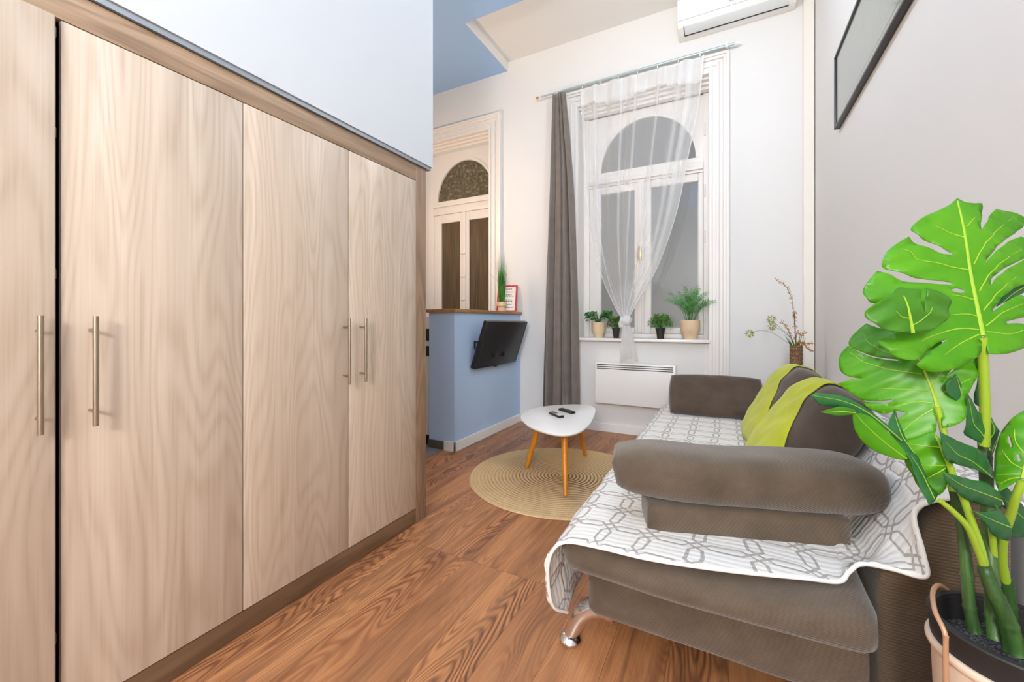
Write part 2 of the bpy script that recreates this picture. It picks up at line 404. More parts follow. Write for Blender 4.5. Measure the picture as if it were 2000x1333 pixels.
box(bm, W0, W1, YB, 4.66, WT, 4.3); box(bm, W0, W1, YB, 4.66, 0, WZ - .03); box(bm, D0, D1, YB, 4.66, WT, 4.3)
struct('wall_back', bm, M['wall'])
# gallery side wall over the wardrobe
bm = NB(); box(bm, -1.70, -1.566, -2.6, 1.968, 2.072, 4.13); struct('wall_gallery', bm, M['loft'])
bm = NB(); box(bm, -3.9, -1.70, -2.6, 1.95, 2.072, 2.2); struct('floor_gallery', bm, M['wall'])
bm = NB(); box(bm, -1.60, -1.572, -2.6, 1.955, 2.052, 2.0725); struct('trim_2', bm, M['alu'])
# half wall
bm = NB(); box(bm, -2.44, -2.157, 3.012, YB, 0, 1.24); struct('wall_half', bm, M['blue'])
bm = NB(); box(bm, -2.157, -2.142, 2.997, YB, 0, .088, .003); box(bm, -2.265, -2.142, 2.997, 3.012, 0, .088, .003); struct('baseboard_half', bm, M['white_gloss'])
bm = NB(); box(bm, -2.44, -2.2655, 2.999, 3.012, .006, .08, .002); struct('baseboard_kitchen', bm, M['tileskirt'])
bm = NB(); box(bm, -2.142, XR, 4.304, YB, 0, .085, .003); struct('baseboard_back', bm, M['white_gloss'])
bm = NB(); box(bm, XR - .015, XR, -2.6, 4.304, 0, .085, .003); struct('baseboard_right', bm, M['white_gloss'])
# trunking in the corner
bm = NB(); box(bm, .560, XR - .004, 4.268, YB, .085, 4.23, .004); box(bm, .566, XR - .009, 4.262, 4.27, .085, 4.23); struct('trim_3', bm, M['trunking'])
# moulded casings
def casing_profile(side):      # widths (start, end, depth)
    return [(0, .028, .034), (.028, .060, .022), (.060, .085, .030), (.085, .118, .018), (.118, .142, .036), (.142, .168, .048)]
def casing(name, x0, x1, zt, z0, xs=('l', 'r')):
    bm = NB()
    for a, b, d in casing_profile(0):
        for pts in ([(x1 + a, z0), (x1 + b, z0), (x1 + b, zt + b), (x1 + a, zt + a)], [(x0 - a, z0), (x0 - b, z0), (x0 - b, zt + b), (x0 - a, zt + a)],
                    [(x0 - a, zt + a), (x0 - b, zt + b), (x1 + b, zt + b), (x1 + a, zt + a)]):
            prism(bm, pts, YB - d, YB + .001, 'y', .0035)
    return struct(name, bm, M['white'])
casing('trim_4', W0, W1, WT, .085)
casing('trim_5', D0, D1, WT, 0, ('r', 'l'))
bm = NB()      # stepped mouldings at the head of both recesses + panel under window
for x0, x1 in ((W0, W1), (D0, D1)):
    for k, (y0, y1, dz) in enumerate(((4.34, 4.39, .02), (4.39, 4.43, .045), (4.43, 4.50, .07))):
        box(bm, x0, x1, y0, y1, WT - dz, WT, .006)
box(bm, W1 - .035, W1 - .02, YB - .006, YB, .09, .95, .002); box(bm, W1 - .012, W1, YB - .010, YB, .09, .95, .002)
struct('trim_6', bm, M['white'])

# ---- window
GY = 4.50
win = thing('window_1', 'x', 'window'); del win['label']; del win['category']; win['kind'] = 'structure'
def wpart(name, bm, mat, parent=win, **k): return obj(name, bm, mat, parent, **k)
def archpanel(bm, x0, x1, z0, z1, cx, rx, zb, rz, y0, y1, n=28):
    """rectangular board with half-elliptic hole that opens at its lower edge zb"""
    for s0, s1 in ((y0, y1),):
        out = []; inn = []
        for k in range(n + 1):
            a = PI - PI * k / n
            ix, iz = cx + rx * math.cos(a), zb + rz * math.sin(a)
            inn.append((ix, iz))
            dx, dz = math.cos(a), math.sin(a)
            t = min([((x1 - cx) / dx if dx > 1e-6 else 9), ((x0 - cx) / dx if dx < -1e-6 else 9), ((z1 - zb) / dz if dz > 1e-6 else 9)])
            out.append((cx + dx * t, zb + dz * t))
        for k in range(n):
            prism(bm, [inn[k], out[k], out[k + 1], inn[k + 1]], s0, s1)
        # fill square corners
        for sgn, xx in ((-1, x0), (1, x1)):
            ks = [k for k in range(n + 1) if abs(out[k][0] - xx) < 1e-6]
            kk = max(ks, key=lambda k: out[k][1]); z = out[kk][1]
            k2 = kk + (1 if sgn < 0 else -1)
            if z < z1 - 1e-6: prism(bm, [out[kk], (xx, z1), (out[k2][0], z1)], s0, s1)
def archtrim(bm, cx, rx, zb, rz, wd, y0, y1, n=28):
    for k in range(n):
        a, b = PI - PI * k / n, PI - PI * (k + 1) / n
        q = [(cx + rx * math.cos(a), zb + rz * math.sin(a)), (cx + (rx + wd) * math.cos(a), zb + (rz + wd) * math.sin(a)),
             (cx + (rx + wd) * math.cos(b), zb + (rz + wd) * math.sin(b)), (cx + rx * math.cos(b), zb + rz * math.sin(b))]
        prism(bm, q, y0, y1)
bm = NB()
box(bm, W0, -1.385, GY, GY + .09, WZ, WT - .07, .004); box(bm, -.225, W1, GY, GY + .09, WZ, WT - .07, .004)
box(bm, -1.385, -.225, GY, GY + .09, 2.64, 2.75, .006); box(bm, -1.385, -.225, GY - .025, GY, 2.665, 2.70, .008); box(bm, -1.385, -.225, GY - .015, GY, 2.70, 2.735, .006)
box(bm, -1.385, -.225, GY, GY + .09, WZ, 1.03, .004)
wpart('window_frame', bm, M['white'])
bm = NB()
archpanel(bm, -1.385, -.225, 2.75, WT - .071, -.775, .49, 2.80, .52, GY + .02, GY + .06)
box(bm, -1.385, -.225, GY + .02, GY + .06, 2.75, 2.80)
archtrim(bm, -.775, .48, 2.80, .51, .035, GY + .008, GY + .03)
wpart('fanlight_frame', bm, M['white'])
bm = NB(); box(bm, -1.30, -.25, GY + .036, GY + .041, 2.78, 3.36); wpart('fanlight_pane', bm, M['glass'], smooth=False)
for x0, x1 in ((-1.383, -.832), (-.818, -.228)):
    bm = NB(); a = .095 if x0 < -1 else .085; b = .06
    left = .125 if x0 < -1 else .095
    right = .06 if x0 < -1 else .045
    box(bm, x0, x0 + left, GY + .005, GY + .06, 1.032, 2.638, .006); box(bm, x1 - right, x1, GY + .005, GY + .06, 1.032, 2.638, .006)
    box(bm, x0 + left, x1 - right, GY + .005, GY + .06, 2.56, 2.638, .006); box(bm, x0 + left, x1 - right, GY + .005, GY + .06, 1.032, 1.095, .006)
    s = wpart('window_sash', bm, M['white'])
    bm = NB(); box(bm, x0 + left - .01, x1 - right + .01, GY + .03, GY + .035, 1.09, 2.565); obj('pane', bm, M['glass'], s, smooth=False)
bm = NB(); box(bm, -.858, -.792, GY - .016, GY + .006, 1.04, 2.64, .008); box(bm, -.84, -.81, GY - .024, GY - .012, 1.04, 2.64, .006); wpart('astragal', bm, M['white'])
bm = NB(); box(bm, -.852, -.812, GY - .033, GY - .022, 1.80, 1.95, .008)
tube(bm, spline([(-.832, GY - .033, 1.92), (-.832, GY - .065, 1.90), (-.842, GY - .07, 1.86), (-.825, GY - .066, 1.83)], 6), [.009] * 18 + [.012], 10)
wpart('window_handle', bm, M['brass'])
for z in (1.2, 2.0, 2.45, 3.05):
    bm = NB(); tube(bm, [(W1 - .045, GY - .012, z - .06), (W1 - .045, GY - .012, z + .06)], .007, 8); wpart('hinge', bm, M['white'])
# outer casement of the box window
bm = NB(); y = 4.64
for x0, x1 in ((W0, -1.33), (-.86, -.77), (-.29, W1)): box(bm, x0, x1, y, y + .04, WZ, 2.72)
box(bm, W0, W1, y, y + .04, 2.60, 2.82); box(bm, W0, W1, y, y + .04, WZ, 1.08)
archpanel(bm, W0, W1, 2.82, WT, -.80, .50, 2.86, .52, y, y + .04)
wpart('outer_frame', bm, M['white'])
bm = NB(); box(bm, W0, W1, 4.595, 4.66, WZ - .03, WZ + .005)
wpart('outer_ledge', bm, M['white'])
bm = NB(); box(bm, W0 - .01, -.155, 4.262, 4.60, WZ - .03, WZ, .006)
o = wpart('window_sill', bm, M['white_gloss'])
# courtyard wall outside
bm = NB(); box(bm, -7, 5, 8.2, 8.4, -1, 9); struct('wall_courtyard', bm, M['ext'])
# ---- door with arched fanlight
dr = thing('door_1', 'x', 'door'); del dr['label']; del dr['category']; dr['kind'] = 'structure'
bm = NB()
box(bm, D0, -3.57, GY, GY + .08, 0, WT - .07, .004); box(bm, -2.62, D1, GY, GY + .08, 0, WT - .07, .004)
box(bm, -3.57, -2.62, GY, GY + .08, 2.60, 2.70, .004); box(bm, -3.57, -2.62, GY - .02, GY, 2.70, 2.735, .006); box(bm, -3.57, -2.62, GY - .012, GY, 2.735, 2.765, .004)
box(bm, -3.57, -2.62, GY, GY + .06, 2.70, 2.775)
obj('door_frame', bm, M['white'], dr)
bm = NB(); archpanel(bm, -3.57, -2.62, 2.775, WT - .071, -3.07, .445, 2.775, .51, GY + .015, GY + .05); archtrim(bm, -3.07, .435, 2.775, .50, .035, GY + .004, GY + .03)
obj('fanlight_frame', bm, M['white'], dr)
bm = NB(); box(bm, -3.55, -2.63, GY + .03, GY + .035, 2.77, 3.3); obj('fanlight_pane', bm, M['mottled'], dr, smooth=False)
for x0, x1, hs in ((-3.568, -3.075, 1), (-3.065, -2.622, 0)):
    bm = NB(); l, r = (.12, .07) if hs else (.065, .06)
    box(bm, x0, x0 + l, GY + .01, GY + .055, .02, 2.598, .006); box(bm, x1 - r, x1, GY + .01, GY + .055, .02, 2.598, .006)
    box(bm, x0 + l, x1 - r, GY + .01, GY + .055, 2.485, 2.598, .006); box(bm, x0 + l, x1 - r, GY + .01, GY + .055, .02, 1.15, .006)
    lf = obj('door_leaf', bm, M['white'], dr)
    bm = NB(); box(bm, x0 + l - .01, x1 - r + .01, GY + .032, GY + .037, 1.14, 2.49); obj('pane', bm, M['brownglass'], lf, smooth=False)
bm = NB(); box(bm, -3.095, -3.045, GY - .008, GY + .012, .02, 2.598, .006); obj('astragal', bm, M['white'], dr)
bm = NB()
for z in (2.05, 1.75, 1.45): tube(bm, [(-3.12, GY - .004, z + .01), (-3.09, GY - .02, z), (-3.05, GY - .015, z - .004)], .007, 8)
obj('door_latch', bm, M['white_gloss'], dr)
bm = NB()
for z in (1.5, 2.2): tube(bm, [(-3.57, GY - .004, z - .05), (-3.57, GY - .004, z + .05)], .007, 8)
obj('hinge', bm, M['white'], dr)

# ------------------------------------------------------------ wardrobe
FX = -1.58
wd = thing('wardrobe', 'long built-in wardrobe with pale ash doors in a taupe oak frame', 'wardrobe', (-1.85, .8, 0))
bm = NB()
box(bm, FX - .60, FX - .02, 1.845, 1.93, 0, 2.05, .001); box(bm, FX - .02, FX - .004, 1.838, 1.926, 0, 2.05, .001)
obj('side_panel', bm, M['framewood'], wd)
bm = NB(); box(bm, FX - .03, FX - .004, -1.2, 1.838, 1.962, 2.05, .001); obj('top_rail', bm, M['railwood'], wd)
bm = NB(); box(bm, FX - .03, FX - .004, -1.2, 1.838, .003, .085, .001); obj('plinth', bm, M['plinthwood'], wd)
bm = NB(); box(bm, FX - .60, FX - .58, -1.2, 1.845, .085, 2.04); box(bm, FX - .58, FX - .03, -1.2, 1.845, .086, .10); box(bm, FX - .58, FX - .03, -1.2, 1.845, 2.03, 2.045)
for y in (.41, 1.36): box(bm, FX - .58, FX - .06, y - .009, y + .009, .1, 2.03)
obj('carcass', bm, M['darkgap'], wd)
def handle(y, parent):
    bm = NB(); tube(bm, [(FX + .040, y, .865), (FX + .040, y, 1.167)], .0065, 16)
    for z in (.905, 1.128): tube(bm, [(FX - .002, y, z), (FX + .040, y, z)], .0045, 10)
    obj('handle', bm, M['steel'], parent)
for y0, y1, hy, x in ((-.47, -.007, -.1, 0), (-.003, .404, .372, .014), (.419, .8845, .475, 0), (.888, 1.3595, 1.333, 0), (1.363, 1.8335, 1.43, 0)):
    bm = NB(); box(bm, FX - .018 + x, FX + x, y0, y1, .09, 1.957, .0012)
    d = obj('door', bm, M['doorwood'], wd)
    handle(hy, d)
for z in (.3, 1.28, 1.66, 1.93):
    bm = NB(); box(bm, FX - .045, FX - .020, .3985, .4165, z - .014, z + .014, .002); obj('hinge', bm, M['steel'], wd)

# ------------------------------------------------------------ bar counter, kitchen unit
bm = NB(); box(bm, -2.46, -2.135, 2.99, YB - .002, 1.24, 1.27, .003)
tag(obj('bar_counter', bm, M['counterwood']), 'oak breakfast bar top resting on the pale blue half wall', 'counter')
kc = thing('kitchen_cabinet', 'white kitchen unit glimpsed in the gap between wardrobe and blue half wall', 'cabinet', (-2.75, 3.6, 0.006))
bm = NB(); box(bm, -3.05, -2.445, 3.05, 4.15, .1, 1.20, .003); obj('carcass', bm, M['white'], kc)
bm = NB(); box(bm, -3.03, -2.46, 3.07, 4.1, .006, .1); obj('plinth', bm, M['darkgap'], kc)
for z0, z1 in ((.98, 1.09), (.84, .93)):
    bm = NB(); box(bm, -3.0, -2.45, 3.035, 3.05, z0, z1, .002); obj('oven_front', bm, M['black'], kc)

# ------------------------------------------------------------ television
tv = thing('television', 'flat black television tilted downward on the pale blue half wall', 'television', (-2.157, 3.68, .95))
tilt = math.atan2(.15, .445)
MT_ = Matrix.Translation((-1.955, 3.675, 1.155)) @ Matrix.Rotation(tilt, 4, 'Y')
bm = NB(); box(bm, -.045, -.006, -.425, .425, -.47, 0, .004, M=MT_); obj('housing', bm, M['black'], tv)
bm = NB()
for a in ((-.425, .425, -.012, 0), (-.425, .425, -.47, -.450), (-.425, -.415, -.45, -.012), (.415, .425, -.45, -.012)): box(bm, -.006, 0, *a, .0015, M=MT_)
obj('bezel', bm, M['black'], tv)
bm = NB(); box(bm, -.006, -.002, -.415, .415, -.450, -.012, M=MT_); obj('screen', bm, M['screen'], tv, smooth=False)
bm = NB(); box(bm, -.03, -.002, -.03, .03, -.485, -.4705, .003, M=MT_); obj('sensor', bm, M['black'], tv)
bm = NB(); box(bm, -2.156, -2.146, 3.56, 3.76, .86, 1.06, .003); tube(bm, [(-2.15, 3.66, .96), (-2.07, 3.66, .95)], .018, 10); box(bm, -2.115, -2.06, 3.54, 3.60, .80, 1.08, .003); box(bm, -2.115, -2.06, 3.73, 3.79, .80, 1.08, .003)
obj('wall_bracket', bm, M['black'], tv)
bm = NB(); box(bm, -2.1, -2.045, 3.235, 3.262, .96, .975, .003); box(bm, -2.1, -2.085, 3.235, 3.25, .90, .97, .003); obj('plug', bm, M['black'], tv)

# ------------------------------------------------------------ things on the bar
gp = thing('potted_grass', 'tall green artificial grass in a small cream pot on the oak bar', 'plant', (-2.235, 4.02, 1.27))
bm = NB(); c = (-2.235, 4.02, 1.27)
lathe(bm, [(0, 0.001), (.036, 0.001), (.044, .055), (.046, .056), (.055, .06), (.057, .105), (.050, .106), (.048, .09), (0, .09)], c); obj('pot', bm, M['pot'], gp)
bm = NB(); random.seed(3)
for i in range(150):
    a = random.random() * 2 * PI; r0 = random.random() * .038; h = random.uniform(.36, .62) * (1 if i % 4 else .7); r1 = r0 + random.uniform(0, .055) * h * 2
    b = Vector((c[0] + r0 * math.cos(a), c[1] + r0 * math.sin(a), c[2] + .088)); a2 = a + random.uniform(-.6, .6)
    t_ = Vector((c[0] + r1 * math.cos(a2), c[1] + r1 * math.sin(a2), c[2] + .09 + h))
    wv = Vector((random.uniform(-1, 1), random.uniform(-1, 1), 0)).normalized() * .0022
    mid = b.lerp(t_, .5) + Vector((random.uniform(-.008, .008), random.uniform(-.008, .008), .0))
    q = [bm.verts.new(p) for p in (b - wv, b + wv, mid - wv, mid + wv, t_)]
    bm.faces.new((q[0], q[1], q[3], q[2])); bm.faces.new((q[2], q[3], q[4]))
for k in (-1, 1):
    tube(bm, spline([(c[0], c[1], c[2] + .09), (c[0] + .02 * k, c[1] - .01, c[2] + .3), (c[0] + .11 * k - .04, c[1] - .02, c[2] + .42)], 5), .001, 4)
obj('grass', bm, M['grassblade'], gp)
fr_ = thing('document_frame', 'red-framed sheet of printed text leaning on the wall at the bar end', 'picture frame', (-2.2, 4.27, 1.27))
MF = Matrix.Translation((-2.165, 4.225, 1.271)) @ Matrix.Rotation(math.radians(12), 4, 'Z') @ Matrix.Rotation(math.radians(-12), 4, 'X')
bm = NB()
for a in ((-.24, 0, 0, .018), (-.24, 0, .302, .32), (-.24, -.222, .018, .302), (-.018, 0, .018, .302)): box(bm, a[0], a[1], 0, .016, a[2], a[3], .002, M=MF)
obj('frame', bm, M['red'], fr_)
bm = NB(); box(bm, -.222, -.018, .005, .013, .018, .302, M=MF); random.seed(8)
for z in (.27, .235, .20, .185, .14, .125, .085, .05):
    x = -.19
    while x < -.06:
        wdt = random.uniform(.012, .03); box(bm, x, x + wdt, .0035, .0049, z, z + .008, M=MF, mi=2 if abs(z - .235) < .001 else 1); x += wdt + .007
obj('paper', bm, [simple('print_paper', (232, 230, 226), .6), simple('ink', (60, 58, 60), .7), M['red']], fr_, smooth=False)

# ------------------------------------------------------------ curtain rod and curtains
RY, RZ = 4.235, 3.665
def rodz(x): return 0.0
rod = thing('curtain_rod', 'double white metal curtain rod mounted above the window', 'curtain rod', (-.93, 4.3, 3.7))
bm = NB(); tube(bm, [(-1.86, RY, RZ), (.045, RY, RZ)], .010, 12); obj('rail', bm, M['rod'], rod)
bm = NB(); tube(bm, [(-1.70, RY + .045, RZ + .03), (.0, RY + .045, RZ + .03)], .010, 12); obj('rail', bm, M['rod'], rod)
for x in (-1.885, .045):
    bm = NB(); tube(bm, [(x, RY, RZ), (x + .03 * (1 if x > 0 else -1), RY, RZ)], [.013, .013], 12); obj('finial', bm, M['brass'] if x < 0 else M['white_gloss'], rod)
for x in (-1.66, -.02):
    bm = NB(); box(bm, x - .012, x + .012, RY - .012, YB - .002, RZ + .012, RZ + .022, .002); box(bm, x - .015, x + .015, YB - .008, YB - .001, RZ - .03, RZ + .075, .002)
    tube(bm, [(x, RY, RZ + .01), (x, RY, RZ - .013)], .012, 8); obj('bracket', bm, M['white_gloss'], rod)
# grey curtain
gc = thing('grey_curtain', 'dark taupe-grey linen curtain hanging bunched left of the window', 'curtain', (-1.65, 4.24, .05))
def gcurt(u, v):
    z = .04 + v * (RZ - .035 - .04)
    wl = -1.84 + .13 * v ** 1.5; wr = -1.415 - .135 * v ** 2.2
    if v > .75: wr -= .02 * (v - .75) * 4
    x = wl + (wr - wl) * u
    ph = u * PI * 2 * 4.2 + .35 * math.sin(v * 3 + u * 5)
    amp = .026 + .018 * (1 - v)
    y = 4.215 + amp * math.sin(ph) + .012 * math.sin(ph * 2.3 + v * 2) + .01 * noise.noise(Vector((u * 8, v * 5, 0)))
    x += .012 * math.cos(ph)
    return Vector((x, y, z))
bm = NB(); grid(bm, gcurt, 130, 60); o = obj('curtain_panel', bm, M['curtain'], gc, flat_angle=180); solidify(o, .002)
for k in range(6):
    x = -1.70 + k * .021
    bm = NB(); tube(bm, [(x, RY, RZ + .014), (x, RY - .014, RZ), (x, RY, RZ - .014), (x, RY + .014, RZ), (x, RY, RZ + .014)], .0025, 6, cap=False); obj('curtain_ring', bm, M['white_gloss'], gc)
# sheer curtain: rows from rail to knot, then the tail
sh = thing('sheer_curtain', 'white sheer voile curtain tied in a knot in front of the window', 'curtain', (-.93, 4.24, 1.0))
KX, KY, KZ = -.925, 4.20, 1.155
Ledge = spline([(-1.405, 0, 3.64), (-1.385, 0, 3.2), (-1.36, 0, 2.7), (-1.30, 0, 2.1), (-1.18, 0, 1.65), (-1.04, 0, 1.33), (-.965, 0, 1.19)], 8)
Redge = spline([(-.19, 0, 3.64), (-.235, 0, 3.2), (-.33, 0, 2.7), (-.43, 0, 2.2), (-.60, 0, 1.7), (-.79, 0, 1.36), (-.885, 0, 1.19)], 8)
Z_T, Z_B = 3.64, 1.19
def zx(edge, z):
    for a, b in zip(edge, edge[1:]):
        if b.z <= z <= a.z: return a.x + (b.x - a.x) * (a.z - z) / max(1e-6, a.z - b.z)
    return edge[-1].x if z < edge[-1].z else edge[0].x
def sheerfn(u, v):
    z = Z_T + (Z_B - Z_T) * v
    l, r = zx(Ledge, z), zx(Redge, z)
    g = v ** 1.6
    uu = u + .012 * math.sin(u * 23)
    x = l + (r - l) * uu
    top = max(0, 1 - v * 14)
    y = 4.235 - .035 * g + .015 * math.sin(u * 2 * PI * 5.5 + .6) * (.5 + .9 * (1 - g)) * (1 - .3 * top) + .005 * math.sin(u * 2 * PI * 13 + v * 4) * (1 - .4 * g)
    z -= .018 * abs(math.sin(u * PI * 7)) * top
    z -= .55 * (1 - v) * 0
    return Vector((x, y, z))
bm = NB(); grid(bm, sheerfn, 190, 90)
dl = bm.verts.layers.float.new('dense')
for vv in bm.verts:
    z = vv.co.z; wd_ = zx(Redge, z) - zx(Ledge, z)
    d = .10 * max(0, (1.2 - wd_) / 1.2) + .42 * max(0, 1 - wd_ / .45) ** 1.2
    if z > 3.43 + .03 * math.sin(vv.co.x * 9 + 1): d += .42
    u = (vv.co.x - zx(Ledge, z)) / max(.01, wd_)
    if u < .022 or u > .978: d += .28
    for c0 in (.13, .36, .48, .66, .82, .9):
        d += .28 * math.exp(-((u - c0) / (.010 + .01 * (c0 > .8))) ** 2)
    if u > .87: d += .14
    vv[dl] = d
o = obj('voile', bm, M['sheer'], sh, flat_angle=180)
bm = NB()
def knotfn(u, v):
    a = u * 2 * PI; p = (v - .5) * PI
    n_ = 1 + .10 * math.sin(a * 3 + p * 4) + .06 * math.sin(a * 7 - p * 3)
    return Vector((KX + .062 * n_ * math.cos(p) * math.cos(a), KY + .05 * n_ * math.cos(p) * math.sin(a), KZ + .058 * n_ * math.sin(p) + .012 * math.cos(a)))
grid(bm, knotfn, 40, 20, closed_u=True)
dl = bm.verts.layers.float.new('dense')
for vv in bm.verts: vv[dl] = .66
bmesh.ops.remove_doubles(bm, verts=bm.verts, dist=1e-5)
obj('knot', bm, M['sheer'], sh, flat_angle=180)
bm = NB()
def tailfn(u, v):
    a = u * 2 * PI; z = KZ - .035 - v * .335
    rx = .035 + .045 * v ** .7; ry = .028 + .012 * v
    n_ = 1 + .16 * math.sin(a * 5 + v * 2) * v + .08 * math.sin(a * 9)
    return Vector((KX + .012 + .028 * v + rx * n_ * math.cos(a), KY + ry * n_ * math.sin(a), z - .02 * v * math.sin(a * 2 + 1)))
grid(bm, tailfn, 60, 24, closed_u=True)
dl = bm.verts.layers.float.new('dense')
for vv in bm.verts: vv[dl] = .34 - .35 * max(0, (.90 - vv.co.z)) / .15 * .6
obj('tail', bm, M['sheer'], sh, flat_angle=180)
for k in range(7):
    x = -1.38 + k * .19
    bm = NB(); tube(bm, [(x, RY, RZ - .008), (x, RY + .003, RZ - .03)], .005, 6); obj('curtain_clip', bm, M['white_gloss'], sh)

# ------------------------------------------------------------ plants on the sill
SZ = .985
def potshape(bm, c, R, h):
    lathe(bm, [(0, .0), (R * .68, .0), (R * .72, h * .22), (R * .95, h * .40), (R, h * .5), (R, h), (R * .93, h), (R * .92, h * .9), (0, h * .9)], c, 36)
def leafquad(bm, p, d, up, L, W, mi=0, fold=.25):
    d = d.normalized(); s = d.cross(up)
    if s.length < 1e-4: s = Vector((1, 0, 0))
    s.normalize(); n = s.cross(d)
    a = bm.verts.new(p); m1 = bm.verts.new(p + d * L * .5 + n * L * .04); t_ = bm.verts.new(p + d * L - n * L * .12)
    l = bm.verts.new(p + d * L * .42 + s * W * .5 + n * W * fold); r = bm.verts.new(p + d * L * .42 - s * W * .5 + n * W * fold)
    for q in ((a, l, m1), (a, m1, r), (l, t_, m1), (m1, t_, r)):
        bm.faces.new(q).material_index = mi
def rv(): 
    while 1:
        v_ = Vector((random.uniform(-1, 1), random.uniform(-1, 1), random.uniform(-1, 1)))
        if .1 < v_.length < 1: return v_.normalized()
# 1 round-leaved plant
p1 = thing('leafy_plant', 'broad-leaved green plant in a cream pot at the left end of the sill', 'plant', (-1.245, 4.37, SZ))
bm = NB(); c = Vector((-1.245, 4.37, SZ)); potshape(bm, c, .074, .165); obj('pot', bm, M['pot'], p1)
bm = NB(); lathe(bm, [(0, .150), (.066, .150), (.066, .147), (0, .147)], c, 24); obj('soil', bm, M['gravel'], p1)
random.seed(11); bs = NB(); bl = NB()
for i in range(52):
    a = random.uniform(0, 2 * PI); e = random.uniform(.05, 1.25); R = random.uniform(.06, .125)
    b = c + Vector((0, 0, .15)); tip = b + Vector((R * math.cos(a) * 1.0, R * math.sin(a) * .7, .03 + .10 * math.sin(e)))
    tube(bs, spline([b, b.lerp(tip, .5) + Vector((0, 0, .03)), tip], 4), .0016, 5)
    d = Vector((math.cos(a), math.sin(a) * .7 - .35, random.uniform(-.6, .3)))
    leafquad(bl, tip, d, Vector((0, -.5, 1)), random.uniform(.045, .07), random.uniform(.04, .055))
for i in range(7):       # trailing spray toward the right
    t0 = c + Vector((.07 + .02 * i, -.02, .235 - .004 * i * i)); leafquad(bl, t0, Vector((1, -.3, -.3 + .1 * (i % 3))), Vector((0, -.4, 1)), .055, .038)
tube(bs, spline([c + Vector((0, 0, .15)), c + Vector((.02, 0, .24)), c + Vector((.2, -.02, .18))], 6), .002, 5)
obj('stems', bs, M['small1'], p1); obj('leaves', bl, M['small1'], p1)
def bushy(name, label, x, mat, hh, R, n, lw, seed, potR=.045):
    y = 4.33
    t_ = thing(name, label, 'plant', (x, y, SZ)); c = Vector((x, y, SZ))
    bm = NB(); lathe(bm, [(0, 0), (potR * .68, 0), (potR * .95, .092), (potR * 1.06, .093), (potR * 1.06, .108), (potR * .95, .108), (potR * .9, .09), (0, .09)], c, 20); obj('pot', bm, M['blackpot'], t_)
    random.seed(seed); bs = NB(); bl = NB()
    for i in range(n):
        d = rv(); d.z = abs(d.z) * .9 - .05; r = random.uniform(.55, 1)
        q = c + Vector((0, 0, .12)) + Vector((d.x * R * r, d.y * R * r * .85, d.z * hh * r + .01))
        if i % 6 == 0: tube(bs, [c + Vector((0, 0, .09)), q], .0011, 4)
        for k in range(3): leafquad(bl, q, (d + rv() * .9), Vector((0, 0, 1)), lw[0] * random.uniform(.7, 1.2), lw[1])
    obj('stems', bs, M['small1'], t_); obj('leaves', bl, mat, t_)
bushy('bushy_plant', 'small variegated plant in a black pot left of the curtain knot', -1.045, M['small4'], .12, .094, 190, (.026, .013), 5, .04)
bushy('bushy_plant', 'small bright green bushy plant in a black pot right of the curtain knot', -.605, M['small2'], .14, .120, 380, (.034, .008), 6, .045)
# fern-like plant
p4 = thing('fern_plant', 'large fern-like green plant in a cream pot at the right end of the sill', 'plant', (-.333, 4.345, SZ))
c = Vector((-.333, 4.345, SZ)); bm = NB(); potshape(bm, c, .088, .185); obj('pot', bm, M['pot'], p4)
bm = NB(); lathe(bm, [(0, .180), (.081, .180), (.081, .176), (0, .176)], c, 24); obj('soil', bm, M['gravel'], p4)
bs = NB(); bl = NB(); random.seed(21)
fr = [(-.30, -.05, .30), (-.22, -.12, .36), (-.13, -.02, .38), (-.05, -.1, .44), (.03, -.02, .42), (.10, -.12, .40), (.18, -.06, .36), (.27, -.12, .25), (.22, -.04, .22), (.0, -.16, .32), (-.10, -.15, .28), (.08, .0, .45), (.12, -.18, .28), (-.2, .02, .28), (.04, -.14, .24), (-.04, .04, .34), (.30, -.04, .30), (-.05, -.18, .2)]
for dx, dy, dz in fr:
    b = c + Vector((dx * .12, dy * .12, .175)); tip = c + Vector((dx * .82, dy * .82, .165 + dz * .78))
    md = b.lerp(tip, .5) + Vector((-dx * .12, 0, .05)); P = spline([b, md, tip], 11); tube(bs, P, [.0028 * (1 - .6 * i / (len(P) - 1)) for i in range(len(P))], 5)
    for i in range(5, len(P)):
        d = (P[i] - P[i - 1]).normalized(); s = d.cross(Vector((0, -1, .25))).normalized()
        k = 1 - abs(i / len(P) - .55)
        for sg in (-1, 1):
            leafquad(bl, P[i], s * sg + d * .55 + rv() * .3, Vector((0, -1, .4)), .036 * k, .0085 * k)
obj('stems', bs, M['small3'], p4); obj('leaves', bl, M['small3'], p4)

# ------------------------------------------------------------ radiator, air conditioner
rd = thing('panel_radiator', 'white electric convector heater mounted below the window', 'radiator', (-.85, 4.28, .31))
bm = NB(); box(bm, -1.243, -.452, 4.235, 4.30, .308, .733, .008, 3); obj('casing', bm, M['white_gloss'], rd)
bm = NB(); box(bm, -1.2, -.5, 4.295, YB - .001, .36, .68); obj('wall_bracket', bm, M['white'], rd)
for k in range(3):
    bm = NB(); z = .668 + k * .020
    box(bm, -1.222, -.475, 4.232, 4.2365, z, z + .0065, .001); g = obj('vent_slot', bm, M['darkgap'], rd)
    bm = NB(); box(bm, -1.222, -.475, 4.226, 4.2365, z + .0065, z + .017, .003); obj('vent_louvre', bm, M['white_gloss'], rd)
ac = thing('air_conditioner', 'white wall-mounted air conditioner high above the right side of the window', 'air conditioner', (.04, 4.2, 3.86))
prof = [(YB - .002, 3.862), (4.22, 3.862), (4.135, 3.885), (4.102, 3.925), (4.098, 4.12), (4.125, 4.165), (YB - .002, 4.17)]
